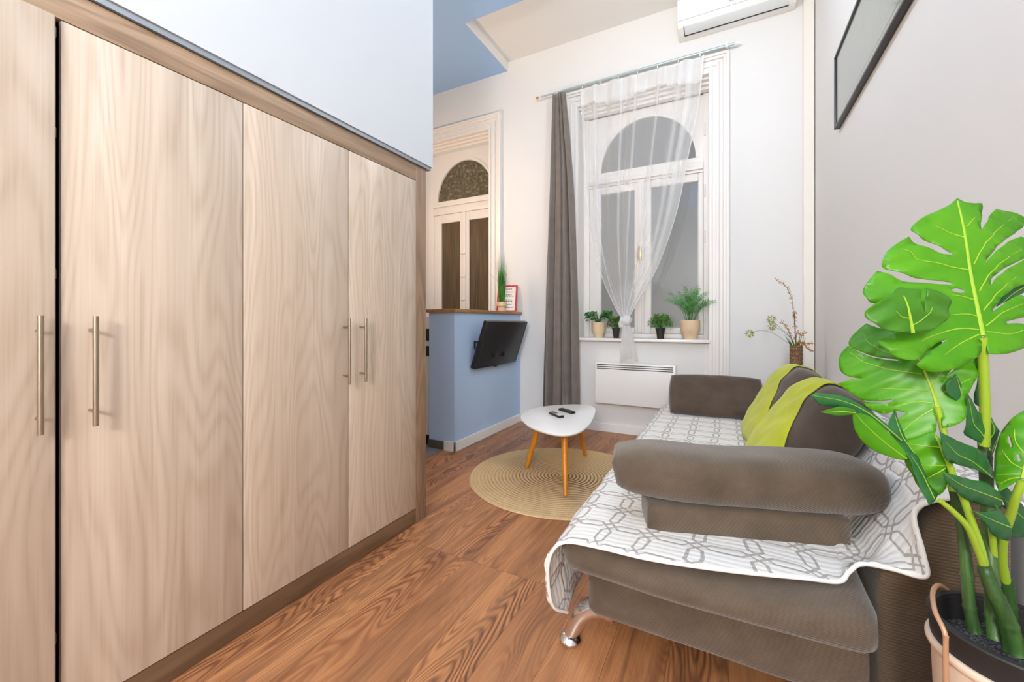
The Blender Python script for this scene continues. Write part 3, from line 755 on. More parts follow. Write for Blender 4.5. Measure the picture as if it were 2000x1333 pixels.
bm = NB(); prism(bm, prof, -.425, .505, 'x', .006); obj('housing', bm, M['white_gloss'], ac)
def lerp2(a, b, t): return (a[0] + (b[0] - a[0]) * t, a[1] + (b[1] - a[1]) * t)
bm = NB(); a, b = (4.215, 3.8605), (4.122, 3.887)
prism(bm, [a, b, (b[0], b[1] - .004), (a[0], a[1] - .004)], -.365, .445, 'x', .001); obj('louvre', bm, simple('louvre_white', (226, 232, 234), .3), ac)
bm = NB(); prism(bm, [(4.227, 3.8605), (4.218, 3.8605), (4.218, 3.854), (4.227, 3.854)], -.37, .45, 'x'); prism(bm, [(4.227, 3.8615), (4.122, 3.886), (4.122, 3.883), (4.227, 3.856)], -.373, -.368, 'x'); obj('louvre_gap', bm, M['black'], ac, smooth=False)
bm = NB(); prism(bm, [(4.101, 3.929), (4.097, 3.929), (4.097, 3.932), (4.101, 3.932)], -.425, .505, 'x'); obj('panel_seam', bm, simple('seam_grey', (196, 200, 202), .5), ac, smooth=False)
bm = NB(); box(bm, .0, .055, 4.0965, 4.099, 3.965, 3.978, .001); obj('display', bm, simple('display_grey', (190, 196, 200), .4), ac)

# ------------------------------------------------------------ picture on the right wall
pc = thing('framed_picture', 'pale print in a thin black frame hanging high on the right wall', 'picture', (.62, 2.6, 2.7))
bm = NB(); y0, y1, z0, z1 = 1.75, 3.33, 2.415, 2.89
Y0, Y1 = 1.90, 3.39
for a in ((Y0, Y1, z0, z0 + .016), (Y0, Y1, z1 - .016, z1), (Y0, Y0 + .016, z0, z1), (Y1 - .016, Y1, z0, z1)): box(bm, .610, XR - .001, a[0], a[1], a[2], a[3], .0015)
obj('frame', bm, simple('charcoal_frame', (56, 54, 54), .4), pc)
bm = NB(); box(bm, .628, .634, Y0 + .014, Y1 - .014, z0 + .014, z1 - .014); obj('mount', bm, simple('mount_board', (232, 232, 224), .6), pc, smooth=False)
m = MT('pastel_print', rough=.6); nz = m.noise(m.coord((1, 9, 2)), 3, 3, .6)
m.set('Base Color', m.ramp(nz, [(.35, srgb(214, 220, 206)), (.5, srgb(228, 226, 212)), (.7, srgb(220, 202, 186))]))
bm = NB(); box(bm, .624, .629, Y0 + .07, Y1 - .07, z0 + .07, z1 - .05); obj('print', bm, m.m, pc, smooth=False)
bm = NB(); box(bm, .617, .6185, Y0 + .014, Y1 - .014, z0 + .014, z1 - .014); obj('glass', bm, M['glass'], pc, smooth=False)

# ------------------------------------------------------------ rug, coffee table, remotes
RC = Vector((-1.10, 2.90, 0)); RR = .688
bm = NB()
prof = [(0, .010)]
for k in range(27):
    r0 = (k + .0) * .0262 + .006
    prof += [(r0, .0085), (r0 + .006, .0115), (r0 + .020, .0112)]
prof = [p for p in prof if p[0] < RR - .012] + [(RR - .010, .0105), (RR - .002, .008), (RR, .003), (RR - .002, .0005), (0, .0005)]
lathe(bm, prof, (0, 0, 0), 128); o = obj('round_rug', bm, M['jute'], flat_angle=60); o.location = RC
tag(o, 'round braided jute rug on the wood floor under the coffee table', 'rug')
TZ = .43
def onz(x, y, z): r = ray(x, y); return Vector((0, 0, H)) + r * ((z - H) / r.z)
tb = thing('coffee_table', 'white rounded-triangle coffee table with three splayed honey-wood legs on the jute rug', 'table', (-1.13, 2.98, .011))
out = [(1017, 815), (1024, 805), (1045, 797), (1080, 792), (1120, 790), (1150, 791.5), (1161, 796), (1163, 803), (1157, 820), (1147, 833), (1132, 843), (1110, 848.5), (1085, 848), (1055, 841), (1030, 830)]
P = spline([onz(x, y, TZ) for x, y in out], 6, closed=True)
cen = sum(P, Vector()) / len(P)
bm = NB(); rings = []
for s, dz in ((.0, 0), (.985, 0), (.997, -.002), (1.0, -.006), (.995, -.012), (.96, -.022), (.0, -.022)):
    rings.append([bm.verts.new(Vector((cen.x + (p.x - cen.x) * s, cen.y + (p.y - cen.y) * s, TZ + dz))) for p in P] if s else [bm.verts.new((cen.x, cen.y, TZ + dz))])
for a, b in zip(rings, rings[1:]):
    for k in range(len(P)):
        q = []
        for v_ in (a[k % len(a)], a[(k + 1) % len(a)], b[(k + 1) % len(b)], b[k % len(b)]):
            if v_ not in q: q.append(v_)
        bm.faces.new(q)
obj('tabletop', bm, M['white_gloss'], tb, flat_angle=50)
for fx_, fy_ in ((-1.403, 2.925), (-.95, 2.565), (-1.086, 3.41)):
    f_ = Vector((fx_, fy_, .0115)); t_ = Vector((cen.x + (fx_ - cen.x) * .62, cen.y + (fy_ - cen.y) * .62, TZ - .023))
    bm = NB(); tube(bm, [f_, f_.lerp(t_, .3), t_], [.0135, .018, .0245], 16); obj('leg', bm, M['legwood'], tb)
bm = NB(); lathe(bm, [(0, -.03), (.07, -.03), (.07, -.0225), (0, -.0225)], (cen.x, cen.y, TZ), 20); obj('mounting_plate', bm, M['legwood'], tb)
def remote(name, label, c, ang, L, W, panel):
    t_ = thing(name, label, 'remote control', (c.x, c.y, TZ))
    MM = Matrix.Translation((c.x, c.y, TZ + .001)) @ Matrix.Rotation(ang, 4, 'Z')
    bm = NB(); box(bm, -L / 2, L / 2, -W / 2, W / 2, 0, .017, .006, 3, M=MM); obj('body', bm, M['black'], t_)
    if panel:
        bm = NB(); box(bm, -L / 2 + .006, L / 2 - .006, -W / 2 + .005, W / 2 - .005, .0165, .0178, .0005, M=MM); obj('face_panel', bm, simple('remote_silver', (214, 212, 206), .4), t_)
    bm = NB()
    for i in range(7 if not panel else 5):
        for j in range(3):
            x = -L / 2 + .014 + i * (.019 if not panel else .016); y = (j - 1) * W * .26
            box(bm, x - .005, x + .005, y - .0045, y + .0045, .0168, .0195, .001, M=MM)
    obj('buttons', bm, simple('grey_buttons', (92, 92, 90), .5) if not panel else M['black'], t_)
a1, b1 = onz(1073, 807, TZ), onz(1101, 819, TZ); a2, b2 = onz(1088, 802, TZ), onz(1117, 811, TZ)
remote('remote_control', 'silver-faced remote control nearest the table edge on the white table', a1.lerp(b1, .5), math.atan2(b1.y - a1.y, b1.x - a1.x), .16, .048, True)
remote('remote_control', 'all-black remote control behind the silver one on the white table', a2.lerp(b2, .5) + Vector((.01, .03, 0)), math.atan2(b2.y - a2.y, b2.x - a2.x), .17, .046, False)

# ------------------------------------------------------------ sofa
sf = thing('sofa', 'brown upholstered sofa bed with chrome legs along the right wall', 'sofa', (0, 2.5, 0))
def softbox(bm, x0, x1, y0, y1, z0, z1, r=.05, n=14, bulge=.012, seed=0, M_=None):
    """rounded, slightly bulging upholstered block"""
    t = bmesh.new(); bmesh.ops.create_cube(t, size=1)
    bmesh.ops.subdivide_edges(t, edges=t.edges[:], cuts=n, use_grid_fill=True)
    hx, hy, hz = (x1 - x0) / 2, (y1 - y0) / 2, (z1 - z0) / 2; c = Vector(((x0 + x1) / 2, (y0 + y1) / 2, (z0 + z1) / 2))
    for v_ in t.verts:
        p = Vector((v_.co.x * 2 * hx, v_.co.y * 2 * hy, v_.co.z * 2 * hz))
        # spread samples toward the edges
        q = Vector((max(-hx + r, min(hx - r, p.x)), max(-hy + r, min(hy - r, p.y)), max(-hz + min(r, hz * .98), min(hz - min(r, hz * .98), p.z))))
        d = p - q
        if d.length > 1e-6:
            k = max(abs(d.x) / r, abs(d.y) / r, abs(d.z) / min(r, hz * .98)); dn = Vector((d.x / r, d.y / r, d.z / min(r, hz * .98)))
            dn = dn.normalized() * k; p = q + Vector((dn.x * r, dn.y * r, dn.z * min(r, hz * .98)))
        u = Vector((p.x / hx, p.y / hy, p.z / hz))
        b = bulge * (1 - min(1, abs(u.x)) ** 2 * (abs(u.x) < .999)) if False else 0
        p.x += bulge * u.x * (1 - u.y ** 2) * (1 - u.z ** 2); p.y += bulge * 2 * u.y * (1 - u.x ** 2) * (1 - u.z ** 2); p.z += bulge * u.z * (1 - u.x ** 2) * (1 - u.y ** 2)
        nn = noise.noise(Vector((p.x * 5 + seed, p.y * 5, p.z * 5))) * .005
        v_.co = c + p * (1 + nn / max(.1, p.length))
    merge(bm, t, M_)
bm = NB(); softbox(bm, -.43, .325, 1.35, 3.62, .16, .325, .03, 22, .008); obj('base', bm, M['brown'], sf, flat_angle=60)
bm = NB(); softbox(bm, -.50, .335, 1.285, 3.64, .322, .438, .055, 22, .02, 3); obj('mattress', bm, M['brown'], sf, flat_angle=60)
# backrest frame with sloping front
bm = NB(); prism(bm, [(.36, .05), (.615, .05), (.615, .69), (.50, .69), (.36, .45)], 1.46, 3.92, 'y', .018, seg=3); obj('backrest', bm, M['brownrib'], sf)
AR = Matrix.Translation((-.235, 1.43, 0)) @ Matrix.Rotation(math.radians(17.5), 4, 'Z')
bm = NB(); softbox(bm, .0, .60, 0, .20, .436, .545, .014, 16, .004, 5, AR); o = obj('armrest_box', bm, M['brown'], sf, flat_angle=60)
bm = NB()
RL = .83
def roll(u, v):
    a = u * 2 * PI; s = v * 2 - 1; e = abs(s)
    k = max(0, 1 - e ** 7) ** .45
    kk = .42 + .58 * k if e < .9999 else 0.0
    x = -.115 + RL * (v)
    ca, sa = math.cos(a), math.sin(a)
    sg = lambda t: math.copysign(abs(t) ** .78, t)
    yy = .135 * sg(ca) * kk; zz = .088 * sg(sa) * kk
    lift = .018 * max(0, -s - .2)
    n_ = noise.noise(Vector((v * 5, ca * 1.5, sa * 1.5))) * .005
    return AR @ Vector((x, .095 + yy * (1 + n_ * 6), .628 + lift + zz + n_))
grid(bm, roll, 48, 60, closed_u=True); bmesh.ops.remove_doubles(bm, verts=bm.verts, dist=1e-5)
bmesh.ops.holes_fill(bm, edges=bm.edges[:], sides=60)
obj('armrest_roll', bm, M['brown'], sf, flat_angle=70)
for lx, ly, d in ((-.40, 1.44, -1), (-.40, 3.5, -1), (.25, 1.44, 1), (.25, 3.5, 1)):
    bm = NB(); sgy = -1 if ly < 2 else 1
    P = spline([(lx - d * .05, ly, .150), (lx + d * .0, ly, .148), (lx + d * .065, ly - .012, .11), (lx + d * .105, ly - .03, .03)], 6)
    tube(bm, P, [r_ * 1.18 for r_ in (.034, .035, .036, .036, .035, .034, .033, .032, .031, .030, .029, .028, .027, .026, .025, .024, .023, .022, .021)], 16)
    e = P[-1]; lathe(bm, [(0, 0), (.028, 0), (.038, .010), (.040, .018), (.034, .029), (.020, .038), (0, .039)], (e.x, e.y, .001), 24)
    obj('leg', bm, M['chrome'], sf)

# ------------------------------------------------------------ bedspread
near = spline([Vector(p) for p in ((-.497, 1.36, .14), (-.520, 1.285, .20), (-.528, 1.262, .30), (-.517, 1.255, .385), (-.47, 1.258, .438), (-.36, 1.258, .450), (-.2, 1.262, .452), (.0, 1.30, .455), (.18, 1.362, .452), (.262, 1.395, .448), (.285, 1.405, .475),
               (.315, 1.415, .500), (.37, 1.39, .515), (.425, 1.365, .525), (.43, 1.395, .57), (.428, 1.445, .645), (.46, 1.45, .682), (.52, 1.452, .703), (.60, 1.452, .706), (.634, 1.452, .706))], 6)
prof_ = spline([Vector(p) for p in ((-.515, 0, .14), (-.518, 0, .25), (-.517, 0, .36), (-.50, 0, .425), (-.455, 0, .450), (-.33, 0, .452), (-.15, 0, .453), (.0, 0, .453), (.15, 0, .453), (.26, 0, .45), (.31, 0, .452),
                (.35, 0, .462), (.375, 0, .50), (.40, 0, .545), (.43, 0, .595), (.46, 0, .645), (.485, 0, .685), (.52, 0, .703), (.60, 0, .706), (.634, 0, .706))], 6)
NU, NV = 150, 150
Ylist = [0] + [(j / NV) for j in range(1, NV + 1)]
def spreadfn(u, v):
    a = samp(near, u); p = samp(prof_, u)
    y = 1.50 + (3.68 - 1.50) * max(0, (v - .10) / .90)
    far = Vector((p.x, y, p.z))
    if v < .10:
        t = v / .10; q0 = a; q1 = Vector((p.x, 1.50, p.z)); e = t * t * (3 - 2 * t) * .35 + t * .65
        far = q0.lerp(q1, e)
    n_ = noise.noise(Vector((u * 22, far.y * 3.5, 1))) * .004 + noise.noise(Vector((u * 50, far.y * 9, 4))) * .0018
    flat = 1.0 if .2 < u < .45 else 1.4
    n_ *= flat
    if u > .5: n_ = abs(n_) * 2.2
    if far.z > .44: far.z += abs(n_)
    else: far.x -= abs(n_) * 2
    if far.y < 1.5 and u > .52: pass
    return far
LU = [0]
for k in range(NU): LU.append(LU[-1] + (samp(prof_, (k + 1) / NU) - samp(prof_, k / NU)).length)
def spuv(u, v):
    p = spreadfn(u, v); return (LU[min(NU, int(round(u * NU)))], p.y)
bm = NB(); grid(bm, spreadfn, NU, NV, uvfn=spuv)
bs = obj('bedspread', bm, M['quilt'], flat_angle=180); solidify(bs, .007, 1)
tag(bs, 'white quilted bedspread with grey lattice pattern draped over the sofa', 'bedspread')
bm = NB()
tube(bm, [samp(near, k / 140) + Vector((0, 0, .003)) for k in range(141)], .0055, 8)
obj('hem', bm, M['quilthem'], bs)

# ------------------------------------------------------------ cushions
def pillow_pt(u, v, W, Hh, T, side, pinch=.07, puff=.42):
    a = u * 2 - 1; b = v * 2 - 1
    px = a * W / 2 * (1 - pinch * (b * b)) ; pz = b * Hh / 2 * (1 - pinch * (a * a))
    th = T / 2 * (max(0, 1 - a ** 4) ** puff) * (max(0, 1 - b ** 4) ** puff)
    th += .006 * noise.noise(Vector((a * 3, b * 3, side))) * (th > .01)
    return Vector((px, side * th, pz))
def pillow(bm, W, Hh, T, Mx, nu=44, nv=44, u0=0, u1=1, grow=0.0, pinch=.07, wr=0, skew=0):
    def mk(side):
        def f(u, v):
            ua = max(0, u0 + skew * v); uu = ua + (u1 - ua) * u
            p = pillow_pt(uu, v, W, Hh, T, side, pinch)
            if grow:
                p.y += side * grow * 1.0; p.z *= 1 + grow * 2.4 / Hh
            if wr: p.y += side * wr * math.sin(v * 26 + uu * 9 + math.sin(uu * 14) * 1.6) * (.4 + .6 * abs(math.sin(uu * 4)))
            return Mx @ p
        return f
    grid(bm, mk(1), nu, nv); grid(bm, mk(-1), nu, nv)
    bmesh.ops.remove_doubles(bm, verts=bm.verts, dist=2e-3 if not grow else 1e-5)
def frame(c, xa, up):
    xa = Vector(xa).normalized(); up = Vector(up); up = (up - xa * up.dot(xa)).normalized(); n = xa.cross(up).normalized()
    m_ = Matrix((( xa.x, -n.x, up.x, c[0]), (xa.y, -n.y, up.y, c[1]), (xa.z, -n.z, up.z, c[2]), (0, 0, 0, 1))); return m_
def cushion(label, c, xa, up, W, Hh, T, u0, u1):
    Mx = frame(c, xa, up)
    t_ = thing('sofa_cushion', label, 'cushion', c)
    bm = NB(); pillow(bm, W, Hh, T, Mx, wr=.0015); obj('cushion_body', bm, M['browncush'], t_, flat_angle=180)
    bm = NB(); pillow(bm, W, Hh, T, Mx, u0=u0, u1=u1, grow=.006, wr=.003, skew=.46); s = obj('cover_sleeve', bm, M['green'], t_, flat_angle=180); s['label'] = 'lime green sleeve'; solidify(s, .003)
cushion('brown cushion with lime green sleeve nearest the front armrest', (.285, 2.18, .655), (-.12, 1, .03), (.30, -.03, .43), .50, .52, .24, -.08, 1.0)
cushion('brown cushion with lime green sleeve standing behind the nearer green one', (.26, 2.76, .665), (-.12, 1, .0), (.26, -.02, .46), .52, .52, .2, -.05, 1.0)
Mb = frame((-.095, 3.42, .60), (1, .06, 0), (.0, .16, .30))
bm = NB(); pillow(bm, .64, .32, .17, Mb, pinch=.05, wr=.001)
o = obj('bolster_cushion', bm, M['browncush'], flat_angle=180); tag(o, 'plain dark brown bolster cushion at the window end of the sofa', 'cushion')

# ------------------------------------------------------------ vase with dried flowers
vc = Vector((.452, 3.80, .712))
vs = thing('woven_vase', 'dark woven vase with dried twigs and lime blossoms standing on the sofa back', 'vase', vc)
bm = NB(); prof = [(0, 0)]
for k in range(23): prof.append((.042 + .0025 * math.sin(k * 2.4), .002 + k * .0117))
prof += [(.036, .258), (.034, .20), (0, .2)]
lathe(bm, prof, vc, 28); obj('vase_body', bm, M['wicker'], vs)
def vp(x, y, dy=0): r = ray(x, y); return Vector((0, 0, H)) + r * ((3.80 + dy) / r.y)
top = vc + Vector((0, 0, .24))
random.seed(4)
for k, (pts, dy) in enumerate((([(1549, 600), (1541, 571), (1532, 556), (1515, 547)], 0), ([(1553, 640), (1552, 610), (1551, 622)], .02), ([(1562, 671), (1575, 672), (1587, 671)], -.03), ([(1560, 668), (1572, 674), (1580, 684), (1586, 686)], -.05), ([(1543, 655), (1536, 640), (1526, 628)], -.02), ([(1556, 650), (1566, 655), (1572, 650)], .0))):
    bm = NB(); P = spline([top] + [vp(x, y, dy) for x, y in pts], 6); tube(bm, P, .0018, 5)
    for i in range(3, len(P)):
        for q in range(1 if i % 3 else 4):
            p = P[i] + rv() * .012
            leafquad(bm, p, rv() + Vector((0, 0, .4)), Vector((0, -1, 0)), .011, .007, mi=1)
            leafquad(bm, p, rv(), Vector((0, -1, 0)), .009, .006, mi=1)
    obj('budding_twig', bm, [M['twig'], M['amber']], vs)
for pts in (([(1530, 664), (1510, 651), (1490, 646), (1474, 648), (1464, 652)]), ([(1543, 660), (1525, 645), (1508, 638)]), ([(1540, 655), (1523, 640), (1507, 624)])):
    bm = NB(); P = spline([top] + [vp(x, y, -.02) for x, y in pts], 6); tube(bm, P, .0014, 5); st = obj('flower_stem', bm, M['grassblade'], vs)
    bm = NB(); e = P[-1]
    for i in range(110):
        d = rv(); leafquad(bm, e + d * .014, d, rv(), .026, .004)
    obj('blossom', bm, M['lime'], st)
bm = NB()
for i in range(26):
    d = Vector((random.uniform(-.5, .5), random.uniform(-.3, .3), 1)); leafquad(bm, top + Vector((d.x * .04, d.y * .04, -.02)), d, Vector((0, -1, 0)), random.uniform(.08, .17), .004)
obj('grass', bm, M['small3'], vs)

# ------------------------------------------------------------ big monstera in pot
mp = thing('monstera_plant', 'large artificial monstera with split green leaves in a cream pot beside the sofa', 'plant', (.50, 1.17, 0))
PC = Vector((.497, 1.165, 0)); PZ = .54; PR = .134
bm = NB(); lathe(bm, [(0, .001), (.098, .001), (.104, .02), (.121, PZ - .062), (.127, PZ - .058), (.130, PZ - .052), (.130, PZ - .046), (.127, PZ - .040), (.122, PZ - .040), (.118, PZ - .08), (.10, .03), (0, .03)], PC, 64); obj('pot', bm, M['potcream'], mp)
bm = NB(); lathe(bm, [(.118, PZ - .06), (.1185, PZ + .002), (.120, PZ + .006), (.117, PZ + .007), (.114, PZ + .003), (.112, PZ - .07), (.118, PZ - .07)], PC, 64)
lathe(bm, [(.122, PZ - .042), (.126, PZ + .004), (.128, PZ + .007), (.126, PZ + .010), (.1145, PZ + .010), (.1145, PZ - .07), (.118, PZ - .075), (.121, PZ - .042)], PC, 64); obj('liner', bm, M['blackpot'], mp)
bm = NB(); lathe(bm, [(0, PZ - .045), (.06, PZ - .043), (.1125, PZ - .045), (.1125, PZ - .055), (0, PZ - .055)], PC, 48); o = obj('soil', bm, M['gravel'], mp)
bm = NB()
tdir = Vector((-math.cos(TH), -math.sin(TH), 0)); bdir = Vector((-math.sin(TH), math.cos(TH), 0))
hp = [PC + tdir * .138 + Vector((0, 0, .03)), PC + tdir * .142 + Vector((0, 0, PZ - .05)), PC + tdir * .143 + Vector((0, 0, PZ + .005)), PC + tdir * .132 + bdir * .03 + Vector((0, 0, PZ + .030)), PC + tdir * .08 + bdir * .085 + Vector((0, 0, PZ + .033)), PC + bdir * .125 + tdir * .02 + Vector((0, 0, PZ + .020)), PC + bdir * .135 - tdir * .04 + Vector((0, 0, PZ - .03))]
tube(bm, spline(hp, 8), .0043, 10); obj('handle', bm, M['tan'], mp)
def cane(pts, r0, r1, name='cane', mat='cane'):
    P = spline([at_depth(*p) for p in pts], 10); n_ = len(P)
    rs = []
    for i in range(n_):
        r = r0 + (r1 - r0) * i / (n_ - 1)
        if mat == 'cane' and i % 9 == 0: r *= 1.14
        rs.append(r)
    bm = NB(); tube(bm, P, rs, 14); return obj(name, bm, M[mat], mp, flat_angle=60)
# (x, y, forward distance)
cane([(1902, 1234, .81), (1893, 1180, .815), (1888, 1110, .82), (1880, 1040, .83), (1864, 960, .84)], .0100, .0085)
cane([(1984, 1275, .77), (1968, 1215, .775), (1940, 1155, .78), (1921, 1105, .79)], .0145, .0105)
cane([(1944, 1250, .80), (1939, 1200, .81), (1936, 1120, .82), (1930, 1020, .84), (1926, 930, .85), (1922, 860, .855)], .0120, .0100)
cane([(1975, 1230, .85), (1972, 1180, .85), (1966, 1130, .85)], .0110, .0100)
cane([(1921, 1105, .79), (1908, 1070, .785), (1890, 1030, .78), (1862, 1000, .78), (1835, 978, .78)], .0062, .0045, 'petiole', 'petiole')
cane([(1923, 1105, .79), (1915, 1070, .79), (1898, 1020, .79), (1880, 970, .79), (1862, 930, .79), (1855, 910, .79)], .0066, .0052, 'petiole', 'petiole')
cane([(1860, 960, .80), (1852, 900, .815), (1842, 840, .825), (1830, 795, .828)], .0060, .0055, 'petiole', 'petiole')
cane([(1922, 870, .83), (1924, 820, .82), (1922, 740, .81), (1918, 660, .80)], .0085, .0072, 'petiole', 'petiole')
cane([(1967, 1145, .85), (1958, 1100, .84), (1960, 1050, .82), (1973, 1010, .80), (1985, 970, .78), (1997, 940, .77)], .0075, .0062, 'petiole', 'petiole')
cane([(1945, 1150, .83), (1941, 1080, .82), (1935, 1020, .81)], .0055, .005, 'petiole', 'petiole')

def inside(p, poly):
    x, y = p; c_ = False; n_ = len(poly); j = n_ - 1
    for i in range(n_):
        xi, yi = poly[i]; xj, yj = poly[j]
        if (yi > y) != (yj > y) and x < (xj - xi) * (y - yi) / (yj - yi) + xi: c_ = not c_
        j = i
    return c_
def smoothpoly(pts, n=3):
    """round gentle corners only: spline where the turn is mild"""
    m_ = len(pts); out = []
    for i in range(m_):
        p0, p1, p2, p3 = [Vector(pts[(i + k) % m_]) for k in (-1, 0, 1, 2)]
        def ang(a, b, c): return (b - a).angle(c - b, 0)
        s1 = ang(p0, p1, p2) < 1.1; s2 = ang(p1, p2, p3) < 1.1
        m1 = (p2 - p0) * .5 if s1 else (p2 - p1); m2 = (p3 - p1) * .5 if s2 else (p2 - p1)
        L_ = (p2 - p1).length; lim = lambda v_: v_ if v_.length < L_ * 1.3 else v_ * (L_ * 1.3 / v_.length)
        m1, m2 = lim(m1), lim(m2)
        for k in range(n):
            t = k / n; out.append((2 * t ** 3 - 3 * t * t + 1) * p1 + (t ** 3 - 2 * t * t + t) * m1 + (-2 * t ** 3 + 3 * t * t) * p2 + (t ** 3 - t * t) * m2)
    return [(p.x, p.y) for p in out]
def leaf(poly, ref, rib, veins=(), holes=(), mat='leaf', curl=.03, name='leaf', ripple=.004, ribr=.0038):
    """blade outline, given where it is seen from the doorway, laid on its own plane in the room; ref = three (x,y,distance) points"""
    A, B, Cc = [at_depth(*r) for r in ref]
    nrm = (B - A).cross(Cc - A).normalized()
    if nrm.dot(A - Vector((0, 0, H))) > 0: nrm = -nrm
    def hit(x, y):
        r = ray(x, y); o_ = Vector((0, 0, H)); return o_ + r * ((A - o_).dot(nrm) / r.dot(nrm))
    R0, R1 = hit(*rib[0]), hit(*rib[-1]); ax = (R1 - R0).normalized(); sd = nrm.cross(ax).normalized()
    loc = lambda p: ((p - R0).dot(ax), (p - R0).dot(sd))
    Lr = (R1 - R0).length
    P2 = [loc(hit(*p)) for p in smoothpoly(poly)]
    H2 = [[loc(hit(*p)) for p in h] for h in holes]
    rib2 = [loc(hit(*p)) for p in rib]
    def ribv(s):
        for a, b in zip(rib2, rib2[1:]):
            if a[0] <= s <= b[0]: return a[1] + (b[1] - a[1]) * (s - a[0]) / max(1e-6, b[0] - a[0])
        return rib2[-1][1] if s > rib2[-1][0] else rib2[0][1]
    wmax = max(abs(q[1]) for q in P2)
    def disp(s, t):
        d = t - ribv(s)
        return -curl * (d / max(.02, wmax)) ** 2 + .35 * curl * min(1, abs(d) / .02) * .2 - .5 * curl * max(0, s / Lr - .6) ** 2 * 3 + ripple * math.sin(s * 160 + abs(d) * 60) * min(1, abs(d) / (wmax * .5))
    def to3(s, t, lift=0): return R0 + ax * s + sd * t + nrm * (disp(s, t) + lift)
    pts = list(P2); edges = [(i, (i + 1) % len(P2)) for i in range(len(P2))]
    for h in H2:
        b0 = len(pts); pts += h; edges += [(b0 + i, b0 + (i + 1) % len(h)) for i in range(len(h))]
    xs = [p[0] for p in P2]; ys = [p[1] for p in P2]; st = max(max(xs) - min(xs), max(ys) - min(ys)) / 30
    x = min(xs)
    while x < max(xs):
        y = min(ys)
        while y < max(ys):
            if inside((x, y), P2) and not any(inside((x, y), h) for h in H2): pts.append((x + .13 * st * math.sin(y * 900), y))
            y += st
        x += st
    vs_, es_, fs_, *_ = delaunay_2d_cdt([Vector(p) for p in pts], edges, [], 0, 1e-6)
    bm = NB(); V = [bm.verts.new(to3(p.x, p.y)) for p in vs_]
    for f in fs_:
        c_ = (sum(vs_[i].x for i in f) / len(f), sum(vs_[i].y for i in f) / len(f))
        if inside(c_, P2) and not any(inside(c_, h) for h in H2):
            try: bm.faces.new([V[i] for i in f])
            except ValueError: pass
    for v_ in [v_ for v_ in bm.verts if not v_.link_faces]: bm.verts.remove(v_)
    bmesh.ops.recalc_face_normals(bm, faces=bm.faces)
    lf = obj(name, bm, M[mat], mp, flat_angle=180); solidify(lf, .0014)
    bm = NB()
    def vt(px, r0, r1):
        Q = spline([Vector((*loc(hit(*p)), 0)) for p in px], 6); n_ = len(Q)
        tube(bm, [to3(q.x, q.y, .0012) for q in Q], [r0 + (r1 - r0) * i / (n_ - 1) for i in range(n_)], 6)
    vt(rib, ribr, ribr * .3)
    for vn in veins: vt(vn, ribr * .33, ribr * .12)
    vo = obj('midrib', bm, M['vein'], lf); return lf
def Q(ox, oy, s, pts): return [(ox + x / s, oy + y / s) for x, y in pts]
q1 = lambda *p: Q(1560, 360, 2.666, p)
q8 = lambda *p: Q(1750, 600, 3.332, p)
q9 = lambda *p: Q(1760, 930, 3.308, p)
# A: big top leaf
leaf(q1((845, 60), (800, 98), (730, 135), (660, 165), (618, 198), (606, 232), (630, 262), (690, 300), (755, 338), (800, 362), (795, 370), (740, 357), (670, 327), (610, 288), (582, 266),
        (530, 300), (490, 340), (471, 378), (482, 408), (530, 440), (600, 468), (700, 498), (795, 515), (792, 524), (700, 518), (600, 500), (520, 465), (460, 426),
        (420, 465), (401, 515), (404, 560), (432, 592), (500, 602), (560, 640), (600, 700), (560, 760), (470, 785), (495, 840), (550, 885), (620, 910), (670, 885), (720, 830), (778, 806),
        (720, 855), (670, 895), (629, 936), (670, 960), (740, 976), (830, 958), (900, 917), (946, 875), (948, 790),
        (966, 792), (984, 882), (1030, 888), (1100, 880), (1180, 850), (1250, 800), (1290, 740), (1180, 720), (1080, 728), (1072, 718), (1180, 692), (1290, 690), (1310, 600), (1180, 570),
        (1090, 610), (1010, 664), (1006, 655), (1060, 590), (1150, 530), (1300, 470), (1310, 360), (1240, 370), (1120, 425), (1040, 480), (990, 535), (996, 500), (1060, 445), (1150, 400), (1290, 340), (1290, 250),
        (1180, 262), (1080, 310), (960, 415), (1040, 320), (1110, 270), (1210, 205), (1270, 150), (1173, 120), (1062, 113), (1010, 160), (975, 210), (950, 246), (955, 180), (972, 130), (968, 90), (925, 92), (880, 84)),
     ((1917, 660, .800), (1880, 390, .89), (1740, 560, .84)), q1((956, 790), (925, 640), (890, 460), (865, 280), (845, 110), (845, 75)),
     [q1((925, 690), (860, 680), (760, 685)), q1((910, 605), (850, 590), (790, 580)), q1((885, 450), (780, 430), (640, 385), (560, 320)), q1((865, 280), (780, 255), (700, 215)), q1((930, 760), (820, 755), (700, 790), (650, 815)),
      q1((930, 785), (850, 825), (760, 890)), q1((875, 220), (920, 170)), q1((905, 420), (960, 320), (1060, 220), (1130, 170)), q1((935, 560), (980, 480), (1080, 390), (1200, 320)), q1((955, 660), (1030, 570), (1150, 470)), q1((970, 740), (1060, 670), (1180, 620)), q1((970, 770), (1100, 780), (1200, 750))],
     holes=[q1((795, 548), (820, 542), (858, 553), (860, 565), (835, 569), (800, 560))], curl=.035)
# small folded leaf in front (B)
leaf(q1((545, 535), (500, 570), (430, 608), (385, 640), (371, 672), (386, 708), (430, 742), (500, 768), (600, 772), (700, 758), (790, 710), (838, 640), (836, 600), (780, 560), (700, 540), (688, 545), (652, 668), (645, 655), (650, 545), (600, 542)),
     ((1782, 650, .770), (1765, 560, .775), (1700, 610, .775)), q1((592, 775), (575, 680), (555, 580)), [q1((570, 700), (530, 690), (498, 660)), q1((580, 740), (650, 700), (700, 640))], curl=.02, mat='leafmid', ribr=.003)
